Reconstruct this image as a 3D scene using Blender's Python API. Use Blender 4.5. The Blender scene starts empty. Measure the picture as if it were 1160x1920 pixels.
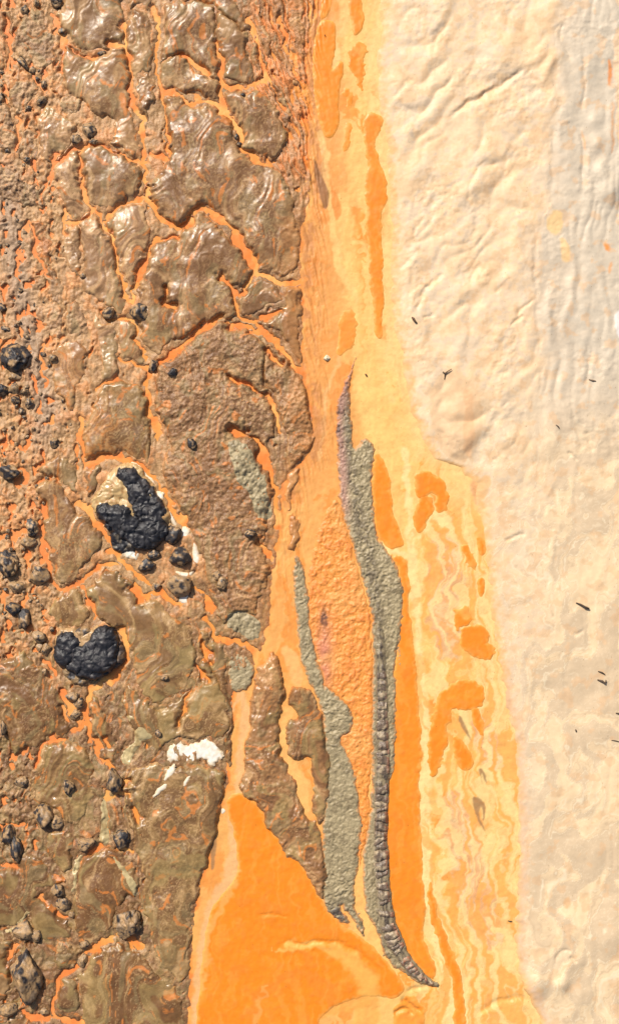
import bpy, math, random
import numpy as np
from mathutils import Vector, noise as mnoise

# ------------------------------------------------------------------ camera, sky, sun, exposure
PX = 0.002                      # one photograph pixel is 2 mm of ground
scene = bpy.context.scene
COL = scene.collection
CAM_H = 5.0
cam_d = bpy.data.cameras.new('camera')
cam = bpy.data.objects.new('camera', cam_d); COL.objects.link(cam)
cam.location = (0, 0, CAM_H); cam.rotation_euler = (0, 0, 0)
cam_d.sensor_fit = 'VERTICAL'; cam_d.sensor_height = 24.0
cam_d.lens = 24.0 * CAM_H / (1920 * PX)
cam_d.clip_start = 0.05; cam_d.clip_end = 400
scene.camera = cam

SUN_ELEV, SUN_AZ = math.radians(45), math.radians(-33)   # azimuth clockwise from +Y
world = bpy.data.worlds.new('World'); scene.world = world; world.use_nodes = True
wn = world.node_tree.nodes; wl = world.node_tree.links
sky = wn.new('ShaderNodeTexSky'); sky.sky_type = 'NISHITA'; sky.sun_disc = False
sky.sun_elevation = SUN_ELEV; sky.sun_rotation = SUN_AZ
sky.air_density = 1.0; sky.dust_density = 3.0
bg = wn['Background']; bg.inputs['Strength'].default_value = 0.082
wl.new(sky.outputs[0], bg.inputs['Color'])
sun_d = bpy.data.lights.new('sun', 'SUN'); sun_d.energy = 4.4; sun_d.angle = math.radians(0.55)
sun_d.color = (1.0, 0.93, 0.82)
sun = bpy.data.objects.new('sun', sun_d); COL.objects.link(sun)
sdir = Vector((math.sin(SUN_AZ) * math.cos(SUN_ELEV), math.cos(SUN_AZ) * math.cos(SUN_ELEV), math.sin(SUN_ELEV)))
sun.rotation_euler = sdir.to_track_quat('Z', 'Y').to_euler()
sun.location = sdir * 20
vs = scene.view_settings
vs.view_transform = 'Standard'; vs.look = 'None'; vs.exposure = 0.22; vs.gamma = 1.0
vs.use_curve_mapping = False

# ------------------------------------------------------------------ helpers: noise, fields
F = np.float32
S = 1.7                                          # grid step in photograph pixels
MARG = 84
xs = np.arange(-MARG, 1160 + MARG + S, S, dtype=F)
ys = np.arange(-MARG, 1920 + MARG + S, S, dtype=F)
X, Y = np.meshgrid(xs, ys)
NY, NX = X.shape

def perlin(x, y, seed):
    rs = np.random.RandomState(seed)
    perm = np.concatenate([rs.permutation(256)] * 2).astype(np.int32)
    ang = rs.rand(256).astype(F) * 2 * np.pi
    gx, gy = np.cos(ang).astype(F), np.sin(ang).astype(F)
    xi = np.floor(x).astype(np.int32); yi = np.floor(y).astype(np.int32)
    xf = (x - xi).astype(F); yf = (y - yi).astype(F)
    u = xf * xf * xf * (xf * (xf * 6 - 15) + 10); v = yf * yf * yf * (yf * (yf * 6 - 15) + 10)
    xi &= 255; yi &= 255
    def g(dx, dy):
        h = perm[perm[(xi + dx) & 255] + ((yi + dy) & 255)]
        return gx[h] * (xf - dx) + gy[h] * (yf - dy)
    a = g(0, 0); b = g(1, 0); c = g(0, 1); d = g(1, 1)
    ab = a + u * (b - a); cd = c + u * (d - c)
    return (ab + v * (cd - ab)) * 1.5

def fbm(x, y, octv=3, seed=1, gain=0.5):
    out = np.zeros(np.shape(x), F); amp = 1.0; fr = 1.0
    for i in range(octv):
        out += amp * perlin(x * fr + 17.3 * i, y * fr - 9.1 * i, seed + i * 13)
        amp *= gain; fr *= 2.03
    return out

def ridge(x, y, octv=3, seed=1):
    out = np.zeros(np.shape(x), F); amp = 1.0; fr = 1.0
    for i in range(octv):
        out += amp * (1 - np.abs(perlin(x * fr + 5.3 * i, y * fr, seed + i * 7)) * 2)
        amp *= 0.5; fr *= 2.1
    return out

def sst(a, b, x):
    t = np.clip((x - a) / (b - a), 0, 1)
    return t * t * (3 - 2 * t)

def lin(c):
    c = np.array(c, F) / 255.0
    return np.where(c <= 0.04045, c / 12.92, ((c + 0.055) / 1.055) ** 2.4).astype(F)

ALB = 0.74
def C(r, g, b):
    return np.clip(lin((r, g, b)) * ALB, 0.004, 0.86).astype(F)

def mix(a, b, t):
    return (a + (b - a) * np.asarray(t, F)[..., None]).astype(F)

def const(c, shape):
    return np.broadcast_to(c, tuple(shape) + (3,)).astype(F).copy()

def chaikin(p, n=2, closed=True):
    p = np.array(p, F)
    for _ in range(n):
        if closed:
            q = np.roll(p, -1, 0); p = np.stack([p * .75 + q * .25, p * .25 + q * .75], 1).reshape(-1, 2)
        else:
            a, b = p[:-1], p[1:]
            m = np.stack([a * .75 + b * .25, a * .25 + b * .75], 1).reshape(-1, 2)
            p = np.concatenate([p[:1], m, p[-1:]])
    return p

def window(pts, pad):
    p = np.array(pts, F)
    x0 = max(0, int((p[:, 0].min() - pad + MARG) / S)); x1 = min(NX, int((p[:, 0].max() + pad + MARG) / S) + 2)
    y0 = max(0, int((p[:, 1].min() - pad + MARG) / S)); y1 = min(NY, int((p[:, 1].max() + pad + MARG) / S) + 2)
    return (slice(y0, y1), slice(x0, x1))

def poly_sd(px, py, poly):                        # positive inside
    best = np.full(px.shape, 1e9, F); inside = np.zeros(px.shape, bool)
    n = len(poly)
    for i in range(n):
        ax, ay = poly[i]; bx, by = poly[(i + 1) % n]
        ex, ey = bx - ax, by - ay
        wx, wy = px - ax, py - ay
        t = np.clip((wx * ex + wy * ey) / (ex * ex + ey * ey + 1e-9), 0, 1)
        dx = wx - ex * t; dy = wy - ey * t
        np.minimum(best, dx * dx + dy * dy, out=best)
        c = (ay > py) != (by > py)
        if ey != 0:
            inside ^= c & (px < ex * (py - ay) / ey + ax)
    d = np.sqrt(best)
    return np.where(inside, d, -d)

def line_sd(px, py, line, wid=None):              # distance, arclength, signed side, interpolated width
    best = np.full(px.shape, 1e9, F); sarr = np.zeros(px.shape, F); side = np.zeros(px.shape, F); w = np.zeros(px.shape, F)
    acc = 0.0
    for i in range(len(line) - 1):
        ax, ay = line[i]; bx, by = line[i + 1]
        ex, ey = bx - ax, by - ay; L = math.hypot(ex, ey) + 1e-6
        wx, wy = px - ax, py - ay
        t = np.clip((wx * ex + wy * ey) / (L * L), 0, 1)
        dx = wx - ex * t; dy = wy - ey * t; d2 = dx * dx + dy * dy
        m = d2 < best
        best = np.where(m, d2, best); sarr = np.where(m, acc + t * L, sarr)
        side = np.where(m, (ex * wy - ey * wx) / L, side)
        if wid is not None: w = np.where(m, wid[i] + (wid[i + 1] - wid[i]) * t, w)
        acc += L
    return np.sqrt(best), sarr, side, w

def ipl(tab, v):
    t = np.array(tab, F); return np.interp(v, t[:, 1], t[:, 0]).astype(F)

# global warps that make drawn edges irregular
W1x = fbm(X / 26, Y / 26, 3, 11); W1y = fbm(X / 26, Y / 26, 3, 23)
W2x = fbm(X / 8, Y / 8, 2, 31);   W2y = fbm(X / 8, Y / 8, 2, 37)
W3x = fbm(X / 120, Y / 160, 3, 41); W3y = fbm(X / 120, Y / 160, 3, 43)
N40 = fbm(X / 40, Y / 40, 4, 51); N12 = fbm(X / 12, Y / 12, 3, 53); N5 = fbm(X / 5.5, Y / 5.5, 2, 57)
NS = fbm(X / 52, Y / 60, 2, 173, .3)
N90 = fbm(X / 90, Y / 90, 3, 59)
RG = ridge(X / 22 + W1x * .5, Y / 22 + W1y * .5, 3, 61)
LEFTN = fbm((X + 12 * W3x) / 11, (Y + 20 * W3y) / 70, 3, 67)      # vertical streaks
def warped(win, a1, a2):
    return X[win] + a1 * W1x[win] + a2 * W2x[win], Y[win] + a1 * W1y[win] + a2 * W2y[win]

# ------------------------------------------------------------------ helpers: meshes, objects, materials
def mesh_from(name, co, quads, col):
    me = bpy.data.meshes.new(name)
    nv, nf = len(co), len(quads); k = quads.shape[1]
    me.vertices.add(nv); me.vertices.foreach_set('co', np.ascontiguousarray(co, F).ravel())
    me.loops.add(nf * k); me.loops.foreach_set('vertex_index', np.ascontiguousarray(quads, np.int32).ravel())
    me.polygons.add(nf); me.polygons.foreach_set('loop_start', np.arange(0, nf * k, k, dtype=np.int32))
    me.update(calc_edges=True)
    at = me.attributes.new('Col', 'FLOAT_COLOR', 'POINT')
    c4 = np.ones((nv, 4), F); c4[:, :3] = col; at.data.foreach_set('color', c4.ravel())
    return me

def tag(o, label=None, cat=None, group=None, kind=None):
    if label: o['label'] = label
    if cat: o['category'] = cat
    if group: o['group'] = group
    if kind: o['kind'] = kind
    return o

def link(name, me, mat, parent=None, loc=(0, 0, 0)):
    o = bpy.data.objects.new(name, me); COL.objects.link(o)
    if me is not None and mat is not None: me.materials.clear(); me.materials.append(mat)
    o.location = loc
    if parent is not None: o.parent = parent
    return o

def empty(name, px, py, h=0.0):
    o = bpy.data.objects.new(name, None); COL.objects.link(o); o.empty_display_size = .02
    o.location = P(px, py, h); return o

def P(px, py, h=0.0):
    return Vector(((px - 580) * PX, (960 - py) * PX, h * PX))

def hf(name, win, keep, Z, col, mat, parent=None, stride=1):
    """height-field piece of the ground cut out of the common grid"""
    if stride > 1: pass
    xw, yw = X[win], Y[win]
    q = keep[:-1, :-1] & keep[1:, :-1] & keep[:-1, 1:] & keep[1:, 1:]
    if not q.any(): return None
    used = np.zeros(keep.shape, bool)
    used[:-1, :-1] |= q; used[1:, :-1] |= q; used[:-1, 1:] |= q; used[1:, 1:] |= q
    idx = np.full(keep.shape, -1, np.int32); idx[used] = np.arange(used.sum())
    iy, ix = np.nonzero(q)
    quads = np.stack([idx[iy + 1, ix], idx[iy + 1, ix + 1], idx[iy, ix + 1], idx[iy, ix]], 1)
    co = np.stack([(xw[used] - 580) * PX, (960 - yw[used]) * PX, Z[used] * PX], 1)
    org = Vector((float(co[:, 0].mean()), float(co[:, 1].mean()), 0.0))
    co = co - np.array(org, F)
    o = link(name, mesh_from(name, co, quads, col[used]), mat, None, org)
    if parent is not None:
        o.parent = parent; o.location = org - parent.location
    return o

def material(name, rough=0.5, rvar=0.15, spec=0.5, fine=420., fbump=0.25, mid=110., mbump=0.3, dist=0.0016,
             cvar=0.10, specks=0.0, speck_col=(0.10, 0.05, 0.02), coat=0.0, streak=0.0, warmth=0.0):
    m = bpy.data.materials.new(name); m.use_nodes = True
    nt = m.node_tree; nd = nt.nodes; lk = nt.links
    b = nd['Principled BSDF']
    a = nd.new('ShaderNodeAttribute'); a.attribute_name = 'Col'
    geo = nd.new('ShaderNodeNewGeometry')
    def nz(scale, det=4, r=0.55, dst=0.0):
        n = nd.new('ShaderNodeTexNoise'); n.inputs['Scale'].default_value = scale
        n.inputs['Detail'].default_value = det; n.inputs['Roughness'].default_value = r
        n.inputs['Distortion'].default_value = dst
        lk.new(geo.outputs['Position'], n.inputs['Vector']); return n
    nf = nz(fine, 3); nm = nz(mid, 5, 0.6, 0.6); ns = nz(38., 4, 0.6, 0.4)
    # colour variation
    mr = nd.new('ShaderNodeMapRange'); mr.inputs[1].default_value = 0.3; mr.inputs[2].default_value = 0.7
    mr.inputs[3].default_value = 1 - cvar; mr.inputs[4].default_value = 1 + cvar
    lk.new(nm.outputs['Fac'], mr.inputs[0])
    mul = nd.new('ShaderNodeMix'); mul.data_type = 'RGBA'; mul.blend_type = 'MULTIPLY'; mul.inputs[0].default_value = 1
    cb = nd.new('ShaderNodeCombineColor')
    for i in range(3): lk.new(mr.outputs[0], cb.inputs[i])
    lk.new(a.outputs['Color'], mul.inputs[6]); lk.new(cb.outputs[0], mul.inputs[7])
    out = mul.outputs[2]
    if specks > 0:
        v = nd.new('ShaderNodeTexVoronoi'); v.inputs['Scale'].default_value = 85.; v.inputs['Randomness'].default_value = 1
        mp = nd.new('ShaderNodeMapping'); mp.inputs['Scale'].default_value = (1.3, 0.55, 1)
        mp.inputs['Rotation'].default_value = (0, 0, 0.25)
        lk.new(geo.outputs['Position'], mp.inputs['Vector']); lk.new(mp.outputs[0], v.inputs['Vector'])
        lt = nd.new('ShaderNodeMapRange'); lt.inputs[1].default_value = 0.16; lt.inputs[2].default_value = 0.07
        lt.inputs[3].default_value = 0; lt.inputs[4].default_value = 1
        lk.new(v.outputs['Distance'], lt.inputs[0])
        sc = nd.new('ShaderNodeSeparateColor'); lk.new(v.outputs['Color'], sc.inputs[0])
        th = nd.new('ShaderNodeMath'); th.operation = 'LESS_THAN'; th.inputs[1].default_value = specks
        lk.new(sc.outputs[0], th.inputs[0])
        mm = nd.new('ShaderNodeMath'); mm.operation = 'MULTIPLY'; lk.new(lt.outputs[0], mm.inputs[0]); lk.new(th.outputs[0], mm.inputs[1])
        m2 = nd.new('ShaderNodeMath'); m2.operation = 'MULTIPLY'; m2.inputs[1].default_value = 0.75; lk.new(mm.outputs[0], m2.inputs[0])
        mx = nd.new('ShaderNodeMix'); mx.data_type = 'RGBA'; lk.new(m2.outputs[0], mx.inputs[0])
        lk.new(out, mx.inputs[6]); mx.inputs[7].default_value = (*speck_col, 1); out = mx.outputs[2]
    lk.new(out, b.inputs['Base Color'])
    rr = nd.new('ShaderNodeMapRange'); rr.inputs[1].default_value = 0.3; rr.inputs[2].default_value = 0.7
    rr.inputs[3].default_value = rough - rvar; rr.inputs[4].default_value = rough + rvar
    lk.new(ns.outputs['Fac'], rr.inputs[0]); lk.new(rr.outputs[0], b.inputs['Roughness'])
    b.inputs['Specular IOR Level'].default_value = spec
    b.inputs['Coat Weight'].default_value = coat; b.inputs['Coat Roughness'].default_value = 0.3
    b1 = nd.new('ShaderNodeBump'); b1.inputs['Strength'].default_value = mbump; b1.inputs['Distance'].default_value = dist * 2.5
    lk.new(nm.outputs['Fac'], b1.inputs['Height'])
    b2 = nd.new('ShaderNodeBump'); b2.inputs['Strength'].default_value = fbump; b2.inputs['Distance'].default_value = dist
    lk.new(nf.outputs['Fac'], b2.inputs['Height']); lk.new(b1.outputs[0], b2.inputs['Normal'])
    lk.new(b2.outputs[0], b.inputs['Normal'])
    return m

M_CRUST = material('wet_brown_crust', 0.38, 0.16, 0.55, 420, 0.30, 100, 0.08, 0.0013, 0.12)
M_ROUGH = material('granular_crust', 0.52, 0.15, 0.5, 300, 0.5, 100, 0.5, 0.002, 0.18)
M_ORANGE = material('orange_mud', 0.55, 0.12, 0.35, 300, 0.12, 60, 0.2, 0.0015, 0.05, 0.05, (0.35, 0.12, 0.02))
M_POOL = material('smooth_orange_mud', 0.46, 0.1, 0.35, 300, 0.10, 40, 0.06, 0.001, 0.05, 0.12, (0.30, 0.10, 0.015))
M_CREAM = material('cream_mud', 0.58, 0.12, 0.4, 300, 0.24, 60, 0.18, 0.0018, 0.04, 0.12, (0.30, 0.20, 0.10))
M_FILM = material('wrinkled_mud_film', 0.5, 0.1, 0.5, 330, 0.35, 150, 0.35, 0.0018, 0.10)
M_RIB = material('ribbed_dark_film', 0.36, 0.1, 0.5, 330, 0.4, 130, 0.5, 0.002, 0.2)
M_ROCK = material('dark_cinder_rock', 0.5, 0.12, 0.5, 330, 0.45, 130, 0.22, 0.0016, 0.25)
M_WHITE = material('plain_white', 0.5, 0.1, 0.4, 300, 0.15, 80, 0.2, 0.0015, 0.02)
M_DEBRIS = material('dry_plant_debris', 0.6, 0.1, 0.4, 400, 0.4, 200, 0.4, 0.0006, 0.25)

# ------------------------------------------------------------------ layout: crust / channel / cream bank borders
XL = [(600, -90), (598, 0), (585, 60), (578, 130), (582, 200), (578, 260), (590, 330), (585, 380), (572, 430), (568, 520), (572, 600),
      (570, 680), (580, 740), (590, 800), (585, 850), (560, 880), (535, 910), (528, 1000), (518, 1100), (502, 1200),
      (482, 1250), (445, 1290), (437, 1400), (430, 1480), (415, 1520), (395, 1600), (375, 1680), (365, 1780), (358, 1930), (350, 2010)]
XR = [(720, -90), (715, 0), (704, 120), (708, 200), (722, 260), (726, 330), (732, 420), (730, 520), (735, 600), (752, 680),
      (765, 760), (782, 805), (812, 860), (860, 876), (885, 905), (896, 960), (906, 1030), (916, 1130), (926, 1200), (936, 1260),
      (950, 1330), (965, 1400), (970, 1500), (971, 1600), (966, 1700), (965, 1780), (974, 1830), (998, 1872), (1015, 1930), (1040, 2010)]
XG = [(1062, -90), (1060, 0), (1056, 100), (1046, 250), (1035, 380), (990, 430), (1002, 560), (1010, 650), (1005, 720), (960, 780),
      (1000, 830), (1040, 900), (1035, 990), (1010, 1060), (1020, 1150), (1000, 1250), (985, 1350), (975, 1500), (968, 1700), (985, 1850), (1040, 2010)]
xl = ipl(XL, Y) ; xr = ipl(XR, Y); xg = ipl(XG, Y)
DL = xl - X + 5 * W1x + 2 * W2x                   # >0 on the brown crust
DR = X - xr + 5 * W1x + 1.0 * W2x                 # >0 on the cream bank
TC = np.clip((X - xl) / (xr - xl + 1e-3), 0, 1)   # across the channel

# ------------------------------------------------------------------ plates of the crust: outline (photo px), height, tint, relief
PL = []
def plate(pts, h=8, tint='b', rough=1.0): PL.append((pts, h, tint, rough))
plate([(121,-80),(165,-80),(234,-80),(234,44),(231,78),(210,81),(204,97),(186,97),(155,101),(145,83),(127,70),(111,57),(101,28),(121,20)], 9)
plate([(129,80),(145,90),(155,103),(178,114),(194,108),(207,101),(212,88),(233,89),(240,116),(247,155),(244,189),(246,220),(261,240),(264,295),(248,292),(220,274),(197,269),(216,258),(222,233),(197,217),(181,222),(155,194),(124,168),(116,134),(114,109)], 10)
plate([(238,49),(261,16),(284,41),(288,65),(288,103),(284,145),(259,134),(251,160),(243,114),(237,78)], 8, 'b', 1.2)
plate([(259,137),(282,140),(292,168),(295,197),(274,194),(274,246),(264,220),(256,181)], 7, 'b', 1.4)
plate([(242,-80),(285,-80),(288,10),(280,30),(262,10),(245,30)], 8)
plate([(52,18),(78,15),(85,34),(103,62),(109,101),(101,127),(70,132),(41,114),(28,85),(34,52)], 6, 'p', 2.2)
plate([(-40,15),(10,16),(26,23),(23,65),(13,114),(0,145),(-40,150)], 6, 'o2', 2.0)
plate([(85,199),(109,207),(140,228),(141,253),(127,282),(109,295),(88,309),(75,279),(70,233)], 8, 'p', 1.4)
plate([(103,305),(129,277),(147,282),(153,323),(155,367),(165,398),(150,405),(131,412),(122,385),(103,336)], 9, 'p')
plate([(155,282),(186,272),(207,279),(238,297),(261,308),(269,362),(241,372),(212,393),(190,396),(166,372),(155,326)], 10)
plate([(117,181),(145,176),(155,197),(145,215),(122,212),(109,197)], 6, 'p', 1.8)
plate([(23,155),(52,153),(78,147),(78,173),(62,199),(39,217),(23,202),(16,181)], 6, 'p', 2.2)
plate([(0,197),(20,207),(30,255),(62,235),(72,284),(88,315),(57,297),(34,297),(16,279),(-30,282),(-30,200)], 5, 'p', 2.4)
plate([(-40,300),(20,320),(60,345),(92,365),(85,390),(50,390),(20,375),(-40,370)], 5, 'g', 2.6)
# upper middle
plate([(306,10),(337,3),(375,5),(406,23),(409,52),(404,80),(412,111),(417,140),(417,165),(410,195),(399,186),(404,150),(375,137),(355,114),(337,101),(313,109),(303,124),(313,65)], 9)
plate([(303,126),(318,109),(339,106),(355,127),(375,142),(404,153),(414,160),(409,192),(378,176),(360,168),(349,176),(331,160),(306,165)], 9)
plate([(409,22),(427,39),(455,54),(471,72),(456,85),(466,109),(484,152),(468,159),(445,153),(422,142),(414,111),(407,83),(410,52)], 10)
plate([(300,-80),(420,-80),(437,0),(450,25),(470,48),(470,62),(440,45),(415,28),(390,8),(350,0),(310,5)], 8)
plate([(427,176),(445,171),(468,178),(479,168),(505,191),(528,220),(538,248),(536,282),(515,301),(492,297),(471,284),(458,272),(458,253),(448,243),(450,225),(435,204),(424,191)], 13)
plate([(312,182),(337,182),(345,197),(360,207),(378,199),(406,207),(425,215),(441,226),(433,245),(443,272),(461,290),(487,312),(512,318),(530,330),(545,360),(555,400),(560,460),(556,505),(533,527),(505,512),(484,502),(472,478),(440,436),(412,398),(385,378),(368,394),(345,424),(322,424),(297,395),(276,374),(272,350),(298,330),(318,300),(318,250),(314,215)], 11)
for q in ([(437,-80),(474,-80),(475,28),(458,34),(445,10)], [(477,-80),(497,-80),(497,36),(481,41),(475,28)],
          [(481,49),(497,47),(510,70),(510,93),(505,114),(489,83)], [(466,85),(481,88),(502,114),(497,134),(486,145),(471,111)],
          [(502,26),(515,65),(538,109),(556,145),(556,158),(546,160),(523,116),(510,78)], [(499,150),(523,165),(538,186),(549,222),(540,243),(528,220),(510,186)],
          [(505,-80),(530,-80),(532,30),(545,80),(535,95),(515,50)], [(536,-80),(560,-80),(572,60),(570,110),(556,120),(545,70)]):
    plate(q, 6, 's', 1.6)
# middle
plate([(129,424),(147,421),(152,455),(154,488),(157,514),(145,530),(129,499),(114,475),(124,447)], 8, 'p', 1.4)
plate([(150,411),(168,399),(178,410),(195,427),(207,450),(220,482),(233,526),(240,558),(238,592),(220,595),(207,574),(186,564),(165,549),(148,532),(161,506),(156,468),(152,429)], 10, 'p')
plate([(204,420),(209,405),(230,392),(255,380),(268,385),(278,410),(283,440),(273,468),(263,498),(256,530),(249,555),(242,545),(233,508),(221,472),(210,440)], 10, 'p')
plate([(264,525),(273,492),(284,462),(300,453),(335,452),(347,425),(365,408),(383,401),(400,420),(430,450),(455,475),(477,506),(470,525),(456,540),(440,536),(443,560),(440,590),(430,603),(412,588),(380,608),(335,637),(310,648),(299,668),(285,658),(270,640),(260,600),(259,560)], 11)
plate([(484,523),(517,536),(532,555),(529,568),(510,574),(471,592),(455,588),(447,571),(452,550)], 8)
plate([(536,545),(557,538),(565,571),(560,610),(560,640),(566,683),(550,663),(527,625),(503,611),(478,604),(512,582),(535,572)], 8)
plate([(176,589),(191,607),(214,606),(220,630),(218,670),(223,712),(192,714),(193,675),(182,636)], 7, 'p', 1.3)
plate([(219,606),(240,599),(254,615),(259,643),(272,682),(264,692),(246,674),(230,670),(222,650)], 7)
plate([(127,571),(147,568),(165,597),(176,633),(165,638),(153,628),(129,628),(122,597)], 6, 'p', 1.8)
plate([(88,572),(116,565),(122,600),(122,632),(100,640),(82,620),(80,590)], 6, 'p', 2.2)
plate([(62,420),(85,412),(95,450),(100,490),(92,520),(75,490),(66,450)], 6, 'o2', 2.0)
plate([(90,500),(110,510),(122,550),(115,572),(95,565),(88,530)], 6, 'p', 1.6)
plate([(92,661),(124,645),(153,640),(163,661),(163,700),(149,713),(144,752),(136,780),(121,755),(103,726),(97,687)], 7, 't')
plate([(159,800),(172,770),(190,737),(211,720),(240,714),(265,724),(272,752),(280,790),(286,820),(282,850),(280,880),(266,868),(246,853),(215,846),(182,858),(163,862),(158,840)], 10, 'oc')
plate([(297,705),(313,673),(345,651),(385,626),(412,604),(440,617),(475,628),(500,648),(496,690),(490,715),(503,745),(512,775),(512,810),(500,840),(497,870),(510,905),(507,940),(496,965),(502,985),(494,1005),(503,1040),(500,1080),(486,1130),(483,1152),(465,1150),(438,1148),(425,1170),(413,1165),(400,1150),(395,1110),(380,1060),(367,1010),(347,970),(327,930),(307,900),(312,860),(322,830),(316,800),(303,790),(293,760)], 12, 'd', 1.9)
plate([(502,645),(530,668),(555,700),(572,728),(584,775),(586,820),(574,850),(560,866),(545,883),(534,878),(537,850),(532,800),(523,765),(509,738),(495,715),(494,690)], 9, 'd', 1.9)
# plates around and below the big black rocks
plate([(65,914),(85,904),(103,901),(122,911),(128,937),(145,966),(179,977),(190,1008),(192,1026),(180,1039),(155,1065),(145,1090),(129,1094),(114,1101),(104,1077),(93,1044),(80,1013),(77,982),(86,961),(80,935)], 9)
plate([(88,863),(116,855),(140,868),(145,889),(150,925),(135,928),(124,907),(103,892),(85,894),(72,883)], 7)
plate([(161,878),(190,868),(188,896),(183,914),(166,938),(160,914)], 8)
plate([(163,1112),(182,1088),(215,1066),(233,1084),(253,1103),(275,1119),(300,1134),(320,1152),(340,1162),(355,1177),(368,1202),(370,1240),(353,1280),(330,1308),(300,1323),(272,1308),(253,1280),(252,1230),(236,1190),(206,1172),(188,1160),(175,1140)], 9, 'ol', .8)
plate([(114,1121),(144,1103),(153,1116),(165,1142),(166,1163),(145,1178),(103,1168),(90,1147)], 8, 'ol')
plate([(-60,1253),(21,1244),(39,1211),(65,1243),(86,1257),(101,1281),(114,1304),(122,1325),(132,1351),(130,1375),(114,1377),(94,1380),(73,1396),(47,1413),(34,1419),(23,1403),(16,1364),(-60,1335)], 9, 'b', 1.2)
plate([(77,1408),(97,1387),(114,1385),(134,1388),(153,1393),(165,1411),(175,1435),(178,1467),(174,1506),(162,1530),(145,1543),(124,1551),(105,1514),(64,1504),(54,1470),(67,1449),(72,1423)], 8, 'ol', 1.3)
plate([(167,1309),(178,1300),(190,1326),(205,1352),(222,1398),(222,1427),(207,1433),(191,1421),(180,1391),(170,1364)], 8)
plate([(237,1290),(250,1287),(270,1313),(300,1332),(330,1318),(362,1292),(377,1252),(387,1236),(400,1262),(418,1290),(430,1330),(428,1385),(405,1382),(370,1386),(348,1383),(330,1380),(312,1394),(288,1412),(276,1395),(255,1380),(246,1355),(234,1330)], 8, 'ol')
plate([(395,1200),(408,1192),(424,1215),(424,1255),(423,1290),(431,1330),(437,1360),(431,1400),(436,1422),(428,1440),(420,1400),(428,1350),(414,1300),(402,1260),(388,1240)], 7)
plate([(375,1175),(392,1192),(392,1212),(385,1232),(375,1225),(370,1200)], 7, 'ol')
plate([(-60,1633),(26,1631),(52,1600),(83,1612),(101,1640),(127,1651),(130,1663),(119,1660),(85,1663),(67,1662),(80,1684),(85,1687),(103,1697),(112,1714),(132,1723),(135,1752),(128,1761),(103,1761),(76,1766),(64,1725),(52,1715),(26,1740),(-60,1743)], 8)
plate([(152,1623),(161,1605),(186,1602),(207,1589),(247,1609),(259,1636),(262,1675),(232,1684),(218,1711),(213,1738),(190,1755),(171,1773),(157,1762),(142,1747),(142,1722),(136,1701),(139,1670)], 8)
plate([(169,1794),(187,1782),(213,1779),(221,1764),(238,1784),(266,1784),(279,1796),(298,1832),(338,1852),(350,1925),(350,2000),(150,2000),(157,1866),(147,1846),(147,1832),(167,1812)], 8, 'b', .8)
plate([(114,1837),(141,1832),(151,1861),(150,1893),(124,1901),(111,1890),(112,1856)], 7)
plate([(103,1770),(129,1765),(152,1780),(150,1801),(136,1818),(112,1821),(104,1808)], 8, 'ol', 1.6)
plate([(-60,1755),(23,1757),(34,1781),(24,1804),(16,1830),(20,1859),(10,1880),(-60,1887)], 8)
plate([(88,1563),(124,1550),(138,1569),(140,1598),(134,1623),(127,1645),(112,1632),(92,1603)], 7)
plate([(237,1447),(262,1440),(284,1428),(318,1436),(352,1438),(390,1438),(424,1446),(420,1480),(413,1500),(403,1560),(392,1600),(375,1650),(362,1700),(357,1760),(353,1820),(343,1848),(322,1838),(302,1810),(288,1780),(278,1750),(271,1700),(271,1650),(265,1610),(253,1580),(243,1540),(232,1500)], 8, 'ol', 1.1)
plate([(20,1905),(55,1900),(60,1925),(60,2000),(-60,2000),(-60,1915)], 7)
plate([(515,1224),(522,1245),(533,1286),(526,1315),(517,1351),(521,1403),(527,1429),(546,1462),(560,1506),(568,1530),(580,1535),(600,1560),(608,1620),(608,1690),(590,1662),(570,1627),(545,1607),(535,1592),(520,1567),(505,1547),(490,1512),(470,1492),(450,1487),(457,1450),(464,1420),(467,1390),(472,1340),(480,1280),(487,1252),(500,1237)], 9, 'd', 1.5)
plate([(546,1292),(562,1285),(586,1312),(604,1360),(614,1400),(617,1440),(611,1500),(606,1550),(588,1535),(592,1460),(587,1422),(572,1412),(555,1420),(546,1413),(541,1390),(537,1352),(560,1354),(566,1342),(549,1325)], 8, 'd', 1.1)
plate([(540,890),(552,885),(560,880),(556,905),(546,930),(540,960),(536,935)], 5, 's')
plate([(548,965),(560,985),(562,1010),(556,1030),(542,1035),(544,990)], 4, 's')

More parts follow.
